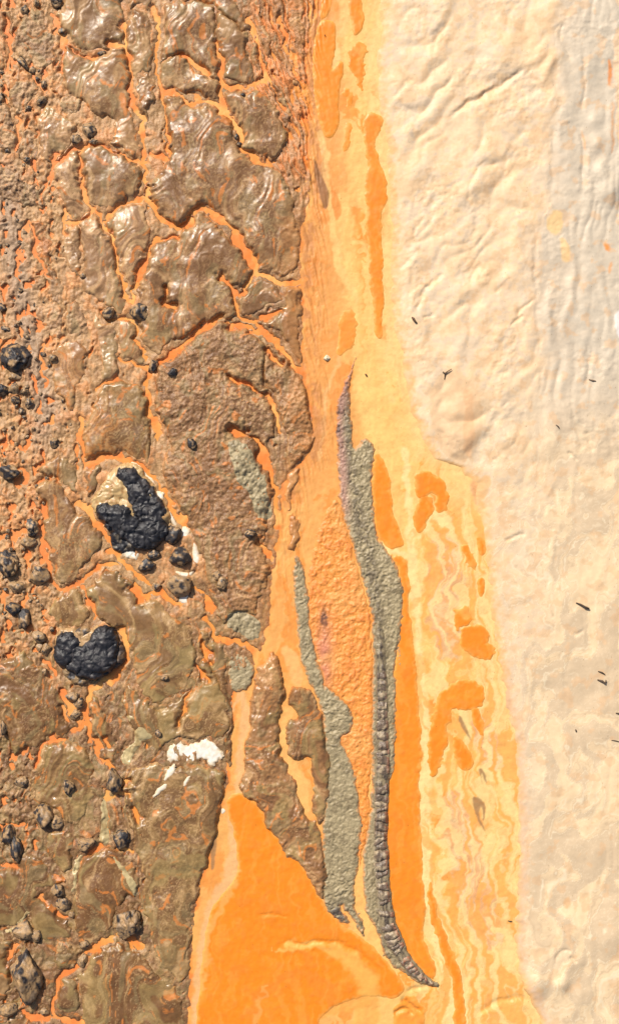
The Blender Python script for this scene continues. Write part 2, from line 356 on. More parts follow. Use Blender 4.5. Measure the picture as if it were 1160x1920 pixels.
# openings where the orange mud lies bare between the rubble: centre line, half width
OPEN = [([(215,1195),(238,1225),(228,1262),(200,1285),(165,1292),(170,1340),(175,1385),(180,1420),(205,1440)], 9),
        ([(145,1350),(160,1330),(150,1300)], 8), ([(100,1250),(115,1285),(130,1300)], 6),
        ([(86,985),(76,1030),(92,1065),(104,1105),(150,1105),(190,1075)], 9), ([(152,1105),(168,1150)], 6),
        ([(150,790),(155,860),(150,900)], 5), ([(160,868),(205,855),(250,862),(290,900),(330,960)], 8),
        ([(180,1000),(205,1040),(235,1075),(280,1105),(335,1145)], 12), ([(160,945),(190,985),(215,1020)], 7),
        ([(225,1070),(260,1085),(300,1090)], 12), ([(390,1160),(405,1190),(440,1207),(480,1220)], 8),
        ([(160,1790),(190,1770),(220,1750),(250,1762)], 10), ([(235,1750),(262,1775)], 10), ([(100,1900),(105,1840),(160,1800)], 6),
        ([(50,1905),(90,1908),(150,1915)], 12), ([(15,1800),(30,1770)], 5), ([(165,1600),(185,1590)], 6), ([(225,1592),(250,1590)], 6),
        ([(5,1620),(30,1625)], 7), ([(10,1550),(40,1545)], 5), ([(200,1480),(198,1510),(203,1560)], 6), ([(225,1490),(245,1485)], 6),
        ([(78,1680),(88,1690)], 5), ([(110,1710),(125,1722)], 4), ([(410,1092),(418,1110)], 5), ([(395,1160),(400,1180)], 5),
        ([(0,1040),(20,1020),(45,1005)], 5), ([(10,1160),(45,1180)], 6), ([(0,650),(12,690)], 5), ([(272,724),(287,790),(295,822)], 4),
        ([(240,676),(262,694),(285,700),(295,680)], 4), ([(185,735),(200,718),(235,716)], 4), ([(395,185),(440,210),(470,250)], 6)]


def zk(oy, pts): return [(x / 1.933, y / 1.933 + oy) for x, y in pts]
KR = [([(190,50),(215,110),(235,160),(220,220),(225,270)],2.5),([(400,165),(415,150),(450,170)],2),([(240,150),(270,180),(300,205),(350,215)],1.5),
 ([(450,90),(455,160),(475,240),(480,330),(475,370),(510,420),(515,500),(525,580)],2.4),([(560,30),(570,150),(575,300),(590,330),(600,400),(610,480),(615,560)],2.6),
 ([(185,620),(205,585),(260,545),(290,530),(350,525),(400,545),(460,570),(520,590)],3),([(295,545),(297,620),(305,700),(335,760),(385,810),(410,860),(430,930),(440,1000),(460,1090)],2),
 ([(520,590),(530,650),(540,720)],5),([(240,810),(300,800),(340,760)],2.4),([(390,800),(430,750),(480,720),(540,715)],2.6),
 ([(540,720),(570,770),(600,810),(650,830),(700,790),(735,745),(770,770),(820,810),(870,880),(920,960),(940,990)],6),([(940,990),(980,1000),(1020,1040),(1080,1020)],5),
 ([(930,985),(890,1040),(865,1065)],2),([(560,870),(600,872),(650,868)],2),([(575,860),(530,920),(515,990),(490,1050)],3.6),([(800,1000),(850,1040),(850,1110),(880,1160),(940,1180)],2.5),
 ([(800,1140),(740,1190),(680,1240),(620,1290),(580,1320),(545,1340)],4.5),([(830,1180),(900,1190),(960,1200),(1010,1250),(1050,1310),(1100,1345)],5),([(920,1170),(980,1140),(1010,1130)],2),
 ([(660,200),(710,245),(760,275)],3),([(785,160),(800,220),(810,300)],3),([(605,330),(645,330),(690,390),(715,365)],4),([(680,338),(740,360),(800,395)],5),
 ([(800,300),(830,320),(880,315),(930,305),(960,290)],4.5),([(800,320),(800,390),(840,420),(865,480),(880,530),(920,580),(960,600),(1000,590)],5),([(550,560),(580,565),(610,570)],2),
 ([(480,1060),(470,1100)],2),([(375,1140),(400,1165),(460,1155),(490,1160)],2.5),([(440,1300),(480,1330),(540,1335)],2.5),([(350,1410),(380,1390),(430,1380)],2.5),([(540,1350),(530,1400),(545,1500),(560,1560)],3),
 ([(820,1370),(900,1390),(960,1430),(1000,1480),(1010,1560)],3),([(960,1270),(1000,1310),(1020,1320)],4),([(490,1160),(500,1230),(530,1300)],1.5),([(120,810),(130,880),(150,950),(180,1010)],1.5),
 ([(230,750),(240,850)],2.5),([(600,1040),(610,1090),(590,1105),(640,1110)],2),([(110,240),(125,300),(170,330)],2),([(60,420),(70,500),(60,540)],1.6),([(160,1240),(150,1300),(160,1400)],1.5),
 ([(30,1230),(10,1290),(20,1340)],3),([(200,560),(180,640),(150,700)],1.5),([(930,150),(945,230),(990,330),(1030,400)],1.6),([(910,60),(930,150)],2),([(1010,60),(1040,170),(1080,280)],2),([(20,60),(40,140),(30,260)],2)]
KR2 = [([(295,0),(297,100),(310,160)],3),([(310,165),(350,140),(400,130),(460,140),(520,175),(570,220),(590,250)],5),([(160,310),(160,400),(150,450),(175,500),(190,570),(210,630),(280,600),(310,570),(360,530),(420,520)],4),
 ([(300,600),(330,650),(345,710)],5),([(320,320),(350,380),(400,440),(440,510),(520,580),(580,620),(640,670),(670,650)],6),([(270,300),(310,310)],4),([(560,0),(572,60)],4),
 ([(750,720),(770,770),(810,800),(860,800),(920,830),(950,890)],5),([(445,770),(470,820),(430,900),(390,950),(330,970)],8),([(330,970),(320,1040),(320,1100),(350,1180),(370,1230),(410,1260)],6.5),
 ([(230,990),(270,1070),(290,1100)],5),([(260,1130),(300,1100)],6),([(170,880),(200,920)],3),([(150,1190),(130,1260)],2),([(150,1190),(190,1150),(230,1150)],2.2),([(60,1230),(100,1190)],2),
 ([(380,1370),(440,1360),(480,1350)],3),([(440,1320),(460,1310)],4),([(840,40),(900,40),(940,80),(960,160),(990,230),(1010,330),(1000,390)],5),([(940,440),(970,480),(990,500)],4),
 ([(740,810),(760,880)],3),([(710,890),(760,950)],1.5),([(640,1110),(690,980)],1),([(100,620),(80,700),(100,750)],3),([(1040,985),(1030,1080),(1040,1200)],5),([(1040,1200),(1080,1280),(1100,1420)],8),
 ([(1035,1075),(1090,1075)],6),([(0,430),(60,420),(100,400)],2.5),([(20,170),(100,180),(90,230)],3),([(40,70),(100,110)],3),([(130,225),(180,205)],2),([(480,600),(520,640),(560,620)],10),([(400,470),(440,490)],6),
 ([(690,620),(740,610),(760,680)],8),([(600,260),(640,340),(680,400)],5),([(250,1090),(230,1040)],3),([(380,1160),(390,1180)],5),([(20,700),(10,620)],4),([(480,1400),(500,1440)],6)]
CRACKS = [(zk(0, p), w) for p, w in KR] + [(zk(788, p), w) for p, w in KR2] + [(p, w * .62) for p, w in OPEN if min(q[1] for q in p) > 1440]

# ------------------------------------------------------------------ plates: distance fields first
DP = np.full(X.shape, -40.0, F)                   # signed distance to the nearest plate
plates = []
for i, (pts, h, tint, rough) in enumerate(PL):
    poly = chaikin(pts, 1)
    win = window(poly, 26)
    wx, wy = warped(win, 6.0, 1.2)
    d = poly_sd(wx, wy, poly)
    DP[win] = np.maximum(DP[win], d)
    plates.append((win, d, h, tint, rough, poly))
DK = np.full(X.shape, 60.0, F)                    # distance to the edge of the nearest crack
for ln, w in CRACKS:
    win = window(ln, w + 34); wx, wy = warped(win, 7, 1.3)
    d, _, _, _ = line_sd(wx, wy, chaikin(ln, 2, False))
    DK[win] = np.minimum(DK[win], d - w * (.66 + .85 * N40[win] + .3 * N12[win]))

# ------------------------------------------------------------------ base sheet: orange mud of the channel and the cracks
strand = np.exp(-((X - (xl - 12)) / 22.0) ** 2) * (1 - sst(300, 420, Y)) + 0.35 * np.exp(-((X - (xl + 18)) / 26.0) ** 2) * sst(300, 420, Y) * (1 - sst(1000, 1250, Y))
strn = fbm((X - 0.18 * Y + 8 * W3x) / 9, Y / 60 + W1y * .2, 3, 71)
strm = sst(-60, -10, DL) * (1 - sst(-20, 60, DL - 60))
BH = 0.7 * N90 + 0.5 * N40 + 0.25 * N12
BH = BH + strand * (3.2 * (1 - np.abs(strn) * 2.4)) + 0.2 * LEFTN
# bottom folds in the orange mud
def groove(H, line, depth, w, win_pad=30, rim=0.0):
    win = window(line, win_pad); wx, wy = warped(win, 3, 1)
    d, s, side, _ = line_sd(wx, wy, chaikin(line, 2, False))
    L = s.max() + 1e-3; fade = sst(0, .18, s / L) * (1 - sst(.82, 1, s / L))
    H[win] += fade * (-depth * np.exp(-(d / w) ** 2) + rim * np.exp(-((side - w * 1.6) / (w * 1.3)) ** 2) * (d < 30))
groove(BH, [(480,1718),(515,1712),(545,1722)], 1.2, 3, rim=.4)
groove(BH, [(510,1778),(535,1766),(560,1768),(576,1776),(590,1764),(640,1766),(690,1798),(720,1830)], 2.0, 5, rim=.8)
groove(BH, [(735,1905),(762,1885),(775,1905)], 4, 4); groove(BH, [(750,1870),(765,1880),(790,1900)], 4, 4); groove(BH, [(755,1860),(800,1850),(822,1848)], 2.5, 5)
groove(BH, [(885,1905),(920,1885),(960,1868),(1000,1880)], 2.0, 6, rim=.6)

cLINES = []
pale = C(254, 200, 116); deep = C(255, 150, 42); tan = C(242, 158, 80); crk = C(248, 160, 74); red = C(246, 140, 62); cream_o = C(255, 222, 150); pink = C(243, 196, 146)
n1 = fbm((X + 10 * W1x + 30 * W3x) / 16, (Y + 30 * W3y) / 120, 4, 81)
n2 = fbm((X + 16 * W1x + 30 * W3x) / 40, (Y + 30 * W3y) / 130, 4, 83)
BC = const(pale, X.shape)
BC = mix(BC, deep, sst(.28, .42, n2) * .8)
leftside = 1 - sst(.30, .62, TC + .12 * n1)
leftside = np.maximum(leftside * (1 - sst(880, 980, Y) * .3), 0)
BC = mix(BC, tan, leftside * .75)
BC = mix(BC, C(246, 166, 84), sst(.0, .35, n1) * .6 * leftside)
BC = mix(BC, C(196, 132, 84), sst(.18, .5, strn) * .75 * np.clip(strand * 1.2, 0, 1))
BC = mix(BC, C(240, 140, 62), sst(.05, .4, -strn) * .7 * np.clip(strand * 1.2, 0, 1))
BC = mix(BC, C(254, 212, 140), sst(.72, 1.0, TC + .1 * n1) * .8)
# mud seen in the cracks of the crust
crack_c = mix(mix(crk, red, sst(-.1, .5, N40)), C(252, 188, 104), sst(.1, .5, N90) * .8)
lefty = 1 - sst(60, 260, X + 60 * N90)
crack_c = mix(crack_c, C(244, 142, 78), lefty * .7)
BC = mix(BC, crack_c, sst(-4, 6, DL))
# pale cream streaks in the channel
def streak(line, wids, col, amt=1.0, a1=5, a2=1.5, soft=3.0):
    ln = np.array(line, F)
    win = window(ln, max(wids) + 20); wx, wy = warped(win, a1, a2)
    d, s, side, w = line_sd(wx, wy, ln, wids)
    m = sst(-soft, soft, w - d) * amt
    BC[win] = mix(BC[win], col, m)
streak([(758,840),(762,900),(768,960),(772,1040),(778,1110),(782,1150),(786,1230),(796,1330),(800,1420),(796,1500),(797,1600),(806,1680),(822,1750),(840,1820),(856,1880),(860,1930)],
       [5,6,7,8,8,6,6,8,10,10,12,13,14,16,18,20], cream_o)
streak([(640,660),(612,730),(606,800),(598,860)], [2,4,4,3], C(250,190,120), .8)
streak([(700,1010),(735,1036),(765,1040)], [2,5,4], cream_o)
streak([(785,1005),(800,985),(812,965),(830,972),(845,1000),(850,1020),(860,1040)], [5,6,9,10,9,6,3], cream_o)
streak([(640,380),(655,470),(668,560),(672,650),(690,760),(720,850),(742,950),(758,1010)], [16,18,16,14,20,22,14,4], C(255,206,122), .7, 8, 2, 8)
streak([(612,330),(618,380),(626,440),(634,500),(668,560)], [4,5,6,7,5], C(255,206,126), .8)
streak([(600,250),(612,290),(608,330)], [6,8,5], C(254,205,128), .9)
streak([(620,50),(632,110),(625,150)], [5,7,3], C(254,205,130), .9)
streak([(635,60),(650,20),(636,-60)], [12,14,14], C(254,204,128), .6)
streak([(520,1772),(580,1769),(625,1780),(662,1800),(684,1840),(690,1880),(680,1935)], [2,7,9,13,17,20,24], C(254,182,92), .9, 6, 1, 5)
streak([(600,1900),(640,1885),(680,1880)], [12,14,12], C(254,176,84), .8, 6, 1, 5)
streak([(790,1700),(770,1745),(765,1770)], [3,4,8], C(254,196,112), .7)
streak([(800,1790),(780,1750),(765,1765)], [5,5,3], C(254,200,118), .8)
streak([(435,1330),(450,1300),(462,1330),(452,1400),(448,1470),(440,1540),(438,1600),(430,1650),(400,1690),(385,1760),(372,1850),(368,1930)], [3,6,9,7,7,8,9,12,10,11,9,8], C(246,190,128), .9, 5, 1.5, 4)
streak([(505,1120),(510,1070),(520,1040)], [9,8,8], C(254,190,110), .8)
streak([(495,1190),(502,1150),(507,1110)], [10,10,9], C(252,176,94), .8)
streak([(535,1215),(550,1240),(556,1275)], [8,12,10], C(252,190,116), .9)
streak([(540,1330),(530,1390),(545,1430),(565,1470),(575,1520)], [8,10,14,12,8], C(253,192,112), .95)
# swirled pinkish islands in the right of the channel
sw = fbm((X + 30 * W3x + 8 * W1x) / 17, (Y + 40 * W3y + 10 * W1y) / 46, 2, 91, .4)
swl = 1 - sst(.0, .10, np.abs(((sw * 3.2) % 1) - .5))
for poly in ([(805,1010),(825,985),(850,1010),(868,1060),(875,1120),(872,1190),(850,1240),(830,1240),(805,1190),(798,1100)],
             [(835,1480),(860,1480),(880,1520),(905,1600),(925,1660),(938,1720),(945,1760),(930,1780),(895,1770),(870,1720),(845,1650),(828,1560)],
             [(880,1340),(905,1330),(930,1380),(945,1440),(925,1450),(895,1420)],
             [(880,900),(905,890),(920,915),(905,945),(885,940)]):
    win = window(poly, 30); wx, wy = warped(win, 9, 2); d = poly_sd(wx, wy, chaikin(poly, 2))
    m = sst(-5, 6, d)
    c = mix(const(C(247,206,152), d.shape), C(236,172,118), sst(-.3, .5, sw[win]))
    c = mix(c, C(252,170,84), sst(.25, .6, n2[win]) * .8)
    c = mix(c, C(190,150,104), swl[win] * .28)
    BC[win] = mix(BC[win], c, m * .9)
# thin marbling lines in the channel
mar = np.abs(((n2 * 2.6 + n1 * .7) % 1) - .5)
BC = mix(BC, C(222, 150, 76), (1 - sst(.0, .05, mar)) * .30 * (1 - sst(-6, 6, DL)))
# long smears of deep and pale orange in the right arm
arm = sst(.55, .75, TC) * sst(900, 1000, Y) * (1 - sst(8, 20, DR))
sm1 = fbm((X - .12 * Y + 30 * W3x + 8 * W1x) / 17, (Y + 30 * W3y) / 150, 3, 183, .45)
BC = mix(BC, C(254, 176, 84), sst(.12, .28, sm1) * .8 * arm)
BC = mix(BC, C(255, 222, 150), sst(.12, .3, -sm1) * .7 * arm)
BC = mix(BC, C(236, 168, 96), (1 - sst(.0, .08, np.abs(((sm1 * 3.1) % 1) - .5))) * .35 * arm)
bord = np.exp(-((DL + 8) / 14.0) ** 2) * (1 - sst(900, 1000, Y))
BC = mix(BC, C(206, 138, 82), bord * sst(-.3, .3, n1 + .3 * N12) * .8)
# little grey-brown flame marks
for poly in ([(858,1340),(866,1345),(876,1370),(886,1392),(874,1378),(862,1360)], [(896,1440),(904,1439),(912,1460),(913,1472),(906,1462),(904,1448),(900,1455),(906,1470),(899,1458)],
             [(883,1492),(898,1495),(910,1510),(910,1530),(903,1545),(906,1520),(900,1510),(896,1525),(902,1545),(912,1562),(898,1548),(888,1520)],
             [(618,360),(628,352),(636,372),(642,398),(630,420),(622,390)], [(585,292),(598,315),(612,350),(618,372),(610,398),(600,372),(590,330)],
             [(396,1575),(402,1556),(408,1575),(404,1600),(402,1630),(394,1632),(396,1600)], [(415,1690),(408,1720),(392,1755),(398,1720)],
             [(594,1140),(606,1135),(614,1165),(608,1190),(598,1175)]):
    win = window(poly, 12); wx, wy = warped(win, 1.5, 1); d = poly_sd(wx, wy, chaikin(poly, 2))
    BC[win] = mix(BC[win], C(246, 152, 70) if poly[0] == (618, 360) else C(156, 108, 70) if poly[0] == (585, 292) else C(168, 126, 84), sst(-1.5, 2, d) * .85)
BC = BC * (1 + .05 * N12[..., None]) * (1 + .05 * N40[..., None])

cullB = ((np.minimum(DP, DK) < 9) | (DL < 4)) & (DR < 10)
mud_bed = hf('mud_bed', (slice(0, NY), slice(0, NX)), cullB, BH, BC, M_ORANGE)
tag(mud_bed, 'orange mud floor showing in the channel and the cracks', None, None, 'structure')
TOP = BH.copy()

# ------------------------------------------------------------------ brown crust: filler rubble, then each plate
def crust_colour(win, d, tint, seed):
    sh = X[win].shape; xw, yw = X[win], Y[win]
    rs = np.random.RandomState(seed)
    tone = rs.uniform(-1, 1) * .08
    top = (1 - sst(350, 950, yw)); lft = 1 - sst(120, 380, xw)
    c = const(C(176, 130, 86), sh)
    c = mix(c, C(214, 168, 120), top * lft * .9)  # paler tan at upper left, its glare and haze mixed into the colour
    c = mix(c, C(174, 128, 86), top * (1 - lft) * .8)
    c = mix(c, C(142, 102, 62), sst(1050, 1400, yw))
    if tint == 'p': c = mix(c, C(216, 168, 124), .7)
    if tint == 'g': c = mix(c, C(184, 146, 112), .9)
    if tint == 'o2': c = mix(c, C(232, 150, 92), .75)
    if tint == 't': c = mix(c, C(222, 160, 104), .8)
    if tint == 's': c = mix(c, C(206, 140, 84), .7)
    if tint == 'd': c = mix(c, C(188, 136, 90), .7)
    if tint == 'ol': c = mix(c, C(176, 140, 90), .6)
    if tint == 'oc':
        c = mix(const(C(214, 148, 86), sh), C(166, 130, 84), sst(-20, 20, (xw - 225) * .9 - (yw - 800) * .45 + 24 * W1x[win]))
    # flow marbling that follows the outline and the pull of the mud
    fx = xw + 5 * W1x[win] + 75 * W3x[win]; fy = yw + 6 * W1y[win] + 75 * W3y[win]
    a = fbm(fx / 19 + .35 * fy / 19 + seed, fy / 85, 3, 101, .42) + d * .008
    b = fbm(fx / 60 + seed * 3.1, fy / 90, 2, 103)
    dark = C(124, 84, 54); lightc = C(230, 186, 134)
    c = mix(c, dark, sst(.08, .36, a) * .55)
    c = mix(c, lightc, sst(.12, .42, -a) * .5)
    ln = np.abs(((a * 3.8 + b) % 1) - .5)
    c = mix(c, lightc, (1 - sst(.02, .12, ln)) * .6 * sst(-.4, .2, b))
    c = mix(c, dark, (1 - sst(.02, .12, np.abs(((a * 3.8 + b + .42) % 1) - .5))) * .5 * sst(-.35, .25, b))
    c = mix(c, C(170, 148, 104), sst(.15, .5, fbm(fx / 34 - seed, fy / 60, 3, 105)) * .45)
    for sx, sy, sr in ((480, 372, 78), (352, 285, 70), (408, 548, 46), (490, 1112, 40), (375, 130, 60), (470, 740, 60), (200, 1290, 60), (330, 1600, 70), (225, 800, 60), (120, 1030, 60)):
        if xw.max() < sx - sr or xw.min() > sx + sr or yw.max() < sy - sr or yw.min() > sy + sr: continue
        rr = np.hypot(xw - sx + 10 * W1x[win], (yw - sy) * .72 + 10 * W1y[win]) + 16 * N40[win]
        fall = np.exp(-(rr / sr) ** 2)
        c = mix(c, lightc, (1 - sst(.02, .16, np.abs(((rr / 9.5) % 1) - .5))) * fall * .55)
        c = mix(c, dark, (1 - sst(.02, .2, np.abs(((rr / 9.5 + .45) % 1) - .5))) * fall * .45)
    orange = C(240, 146, 70)
    blot = fbm(fx / 17 - seed, fy / 30, 3, 107)
    c = mix(c, orange, sst(.50, .62, blot) * .7)
    olv = fbm(fx / 48 + 9, fy / 70 - seed, 3, 109)
    c = mix(c, C(178, 150, 96), sst(.2, .5, olv) * .55 * sst(900, 1200, yw))
    c = mix(c, C(232, 158, 92), (1 - sst(0, 62, DL[win] + 16 * N40[win])) * .6 * (1 - sst(1150, 1350, yw)))
    # rims stained by the orange mud
    c = mix(c, C(226, 128, 62), (1 - sst(0.2, 3.6, d + 1.6 * N12[win])) * .6)
    return np.clip(c * np.array((.90, .905, .86), F) * (1 + tone) * (1 + .07 * N12[win][..., None]), .01, .85)

crust = empty('brown_crust', 290, 960); tag(crust, 'cracked brown mud crust with orange seams over the left half', None, None, 'structure')
hol = fbm(X / 15 + W1x * .4, Y / 26 + W1y * .4, 3, 113)
rubz0 = 0
rubz = (1 - sst(70, 190, X + 30 * N90)) * (1 - sst(1150, 1300, Y)) + .8 * (1 - sst(30, 110, X)) * sst(1150, 1300, Y) 
dF = np.minimum((DL - 2) * .28, DK)
dF = np.minimum(dF, (hol + .95 - .47 * np.clip(rubz, 0, 1)) * 22)
granx = ipl([(8, 300), (20, 420), (40, 560), (70, 700), (90, 780), (70, 850)], Y)
gran = np.exp(-((X - granx) / 26) ** 2) * sst(270, 340, Y) * (1 - sst(760, 900, Y))
RB = fbm((X + 4 * W1x) / 10.5, (Y + 4 * W1y) / 17, 3, 117, .42)
ZF = BH - 2 + 6.0 * (1 - np.exp(-np.clip(dF, 0, 40) / 3.5)) + np.where(dF < 0, dF * .9, 0)
rz_ = np.clip(.35 + rubz, 0, 1)
zs = sst(430, 500, X + 20 * N90) * (1 - sst(290, 370, Y))
str2 = fbm((X - .42 * Y + 10 * W3x + 4 * W1x) / 10.5, (Y + .3 * X) / 75, 3, 191, .45)
rz_ = rz_ * (1 - .75 * zs); ZF = ZF + zs * sst(0, 5, dF) * (4.5 * (.6 - np.abs(str2) * 2.2))
ZF = ZF + sst(0, 6, dF) * ((4.2 * np.abs(RB) + .8 * N12 + .6 * N5 - .6) * rz_ * (1 - .35 * gran) + 2.6 * N40 + 1.2 * LEFTN)
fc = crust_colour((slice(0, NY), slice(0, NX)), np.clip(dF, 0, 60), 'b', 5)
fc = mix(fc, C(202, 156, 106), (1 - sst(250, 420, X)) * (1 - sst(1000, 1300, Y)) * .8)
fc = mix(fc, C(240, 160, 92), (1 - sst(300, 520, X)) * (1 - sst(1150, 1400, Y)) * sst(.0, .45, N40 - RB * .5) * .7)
fc = mix(fc, C(178, 130, 90), sst(.0, .5, RB + .5 * N40) * .45 * (1 - gran))
fc = mix(fc, C(216, 172, 122), sst(.1, .5, -RB) * .4)
fc = mix(fc, C(180, 148, 118), gran * .9)
fc = mix(fc, mix(C(206, 150, 100), C(240, 146, 74), sst(.05, .4, np.abs(str2) + .3 * N40)), zs * .8)
keepF = (dF > -5) & (np.minimum(DP, DK) < 7) & (DL > -4)
fill = hf('crust_rubble', (slice(0, NY), slice(0, NX)), keepF, ZF, fc, M_ROUGH, crust); tag(fill, kind='stuff')
TOP = np.where(keepF, np.maximum(TOP, ZF), TOP)

for i, (win, d0, h, tint, rough, poly) in enumerate(plates):
    out_ch = poly[:, 0].mean() > 470 and poly[:, 1].mean() > 1200
    h = h * 1.35
    d = np.minimum(d0 + (5 if out_ch else 3.5), 60 if out_ch else DK[win])
    base = BH[win]
    dd = np.clip(d, 0, 200)
    cx, cy = poly[:, 0].mean(), poly[:, 1].mean(); R_ = max(np.ptp(poly[:, 0]), np.ptp(poly[:, 1])) * .5 + 12
    tl = np.clip(((X[win] - cx) * .45 + (Y[win] - cy) * .89) / R_, -1, 1)
    z = -2.0 + (h * .55 + 2) * (1 - np.exp(-dd / 4.6)) + h * .5 * (1 - np.exp(-dd / 18.0)) - h * .22 * tl
    z = z + np.where(d < 0, d * 1.3, 0)
    inn = sst(0, 10, d)
    sm = .55 if rough < 1.15 else 1.0
    wr = fbm((X[win] + 5 * W1x[win] + 75 * W3x[win] + .35 * Y[win]) / 13.0, (Y[win] + 75 * W3y[win]) / 85.0, 2, 121, .45)
    z = z + inn * (NS[win] * 4.6 + N12[win] * .3 * sm + (.3 + .9 * sst(-.2, .4, N90[win])) * wr * (.6 + .4 * rough) + 1.4 * np.exp(-((d - 7) / 5.0) ** 2) + max(rough - .9, 0) * (1.3 * N12[win] + 1.2 * N5[win]))
    z = base * .5 + z
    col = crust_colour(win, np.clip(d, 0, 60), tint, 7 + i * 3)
    hf('crust_plate', win, (d > -4) & (d0 > -5), z, col, M_ROUGH if rough >= 1.6 else M_CRUST, crust)
    TOP[win] = np.where((d > 0) & (d0 > -4), np.maximum(TOP[win], z), TOP[win])

# ------------------------------------------------------------------ cream bank
th = math.radians(48)
al = X * math.cos(th) - Y * math.sin(th); ac = X * math.sin(th) + Y * math.cos(th)
gm = sst(-26, 26, X - xg + 34 * W3x + 10 * W1x)
up = 1 - sst(700, 1050, Y)
def sabs(n, e): return np.sqrt(n * n + e * e) - e
bil = sabs(perlin((al + 40 * W3x) / 120, (ac + 34 * W3y) / 58, 131), .07)
bil2 = sabs(perlin((al + 30 * W3x) / 44, (ac + 20 * W3y) / 22, 133), .08)
bilv = sabs(perlin((X + 26 * W3x) / 30, Y / 190 + .3 * W3y, 137), .07)
HC = BH * .3 + 3.5 * (1 - np.exp(-np.clip(DR, 0, 99) / 14)) - .6 + np.where(DR < 0, DR * .5, 0)
inner = sst(4, 60, DR)
rgh = sst(-.1, .5, fbm(X / 90, Y / 110, 3, 139))
HC = HC + inner * ((1 - gm) * (7.6 * bil + 1.6 * bil2 * (.15 + .85 * rgh)) * (.22 + .78 * up) + gm * 4.5 * bilv * (.35 + .65 * up) + 2.2 * N90 + (.25 + .5 * rgh) * N12 * (.2 + .8 * up))
for ln, dp, w in (([(838,222),(862,205),(880,192),(915,172),(935,160),(970,135),(990,125)], 6, 5), ([(733,190),(755,160),(775,145)], 3, 5),
                  ([(965,592),(985,572),(1000,562)], 4, 4), ([(955,615),(968,602),(982,590)], 4, 4), ([(797,545),(812,525),(832,512)], 4, 4),
                  ([(745,510),(765,488),(792,462)], 3, 5), ([(772,446),(782,424),(792,408)], 2.5, 4), ([(777,585),(788,560),(803,532)], 3, 4),
                  ([(792,600),(803,594),(815,588)], 3, 3), ([(915,720),(940,700),(960,690)], 2.5, 5), ([(925,550),(940,538),(960,520)], 2, 4),
                  ([(945,1012),(965,1006),(985,1000)], 4, 4), ([(1038,1798),(1058,1778),(1068,1786)], 4, 4), ([(1066,1792),(1080,1802)], 4, 3),
                  ([(1092,808),(1100,815),(1106,832),(1112,850)], 3, 4), ([(1062,846),(1072,852),(1080,864)], 4, 3.4), ([(820,800),(838,850),(868,868)], 4, 6),
                  ([(902,1440),(930,1400),(960,1330)], 1.0, 3), ([(868,400),(890,310),(920,300)], 2.5, 4), ([(935,350),(960,255),(1000,245)], 2.5, 5),
                  ([(1088,220),(1096,160),(1090,80)], 3, 4), ([(1090,340),(1094,300),(1085,240)], 3, 4), ([(880,870),(915,810),(960,740)], 2.0, 6),
                  ([(1000,400),(1002,540),(1012,680)], 2.5, 5), ([(1100,640),(1102,700),(1092,730)], 2.5, 5), ([(1070,1190),(1095,1180)], 3, 4)):
    groove(HC, ln, dp * (.75 if dp > 5 else .55), w)
for bx, by, r, a in ((1052,1842,13,8),(1088,1866,15,4),(1005,1843,24,9),(1065,1800,22,5),(1122,322,13,7),(1140,360,18,9),(1112,228,12,4),(1118,270,14,5),
                     (1150,1760,40,3),(1070,1738,26,3),(845,775,34,5),(868,830,22,4),(920,240,40,3),(890,330,30,3),(950,100,30,4),(1020,90,26,4),(1135,1760,30,2)):
    HC += a * np.exp(-(((X - bx) / r) ** 2 + ((Y - by) / (r * 1.25)) ** 2))
CC = const(C(251, 221, 182), X.shape)
cn = fbm((al + 40 * W1x) / 70, (ac + 40 * W1y) / 50, 4, 141); cm = fbm((X + 30 * W1x + 40 * W3x) / 30, (Y + 30 * W1y) / 80, 4, 143)
CC = mix(CC, C(250, 213, 168), sst(.0, .5, cn) * .8)
CC = mix(CC, C(236, 214, 186), sst(.1, .5, -cn) * .7)
grey = mix(const(C(232, 211, 184), X.shape), C(222, 210, 190), sst(850, 1180, X + 40 * cm * 2) * (1 - sst(700, 900, Y)))
CC = mix(CC, grey, gm * .95)
# marbled bands in the lower, smoother part
flow = fbm((X + .42 * Y + 70 * W3x + 10 * W1x) / 46, (Y - .3 * X + 90 * W3y + 10 * W1y) / 170, 2, 147, .4)
low = sst(650, 950, Y)
CC = mix(CC, mix(C(252, 224, 182), C(228, 204, 170), sst(-.16, .2, flow)), low * (.35 + .6 * gm))
CC = mix(CC, C(255, 240, 208), (1 - sst(.0, .03, np.abs(flow - .10))) * .75 * low)
CC = mix(CC, C(255, 240, 208), (1 - sst(.0, .05, np.abs(flow + .22))) * .7 * low)
CC = mix(CC, C(210, 182, 148), (1 - sst(.0, .025, np.abs(flow - .03))) * .4 * low)
CC = mix(CC, C(206, 180, 146), (1 - sst(.0, .02, np.abs(flow + .13))) * .45 * low)
fl2 = np.abs(((flow * 5 + .3 * N40) % 1) - .5)
CC = mix(CC, C(255, 238, 206), (1 - sst(.0, .10, fl2)) * .35 * low)
CC = mix(CC, C(238, 196, 150), sst(.3, .55, fbm(X / 30, Y / 30, 4, 149)) * .5)
CC = mix(CC, C(250, 190, 110), (1 - sst(0, 26, DR + 8 * N12)) * .75)
CC = mix(CC, C(236, 206, 180), np.exp(-((DR - 12) / 8) ** 2) * .5 * sst(1200, 1350, Y))
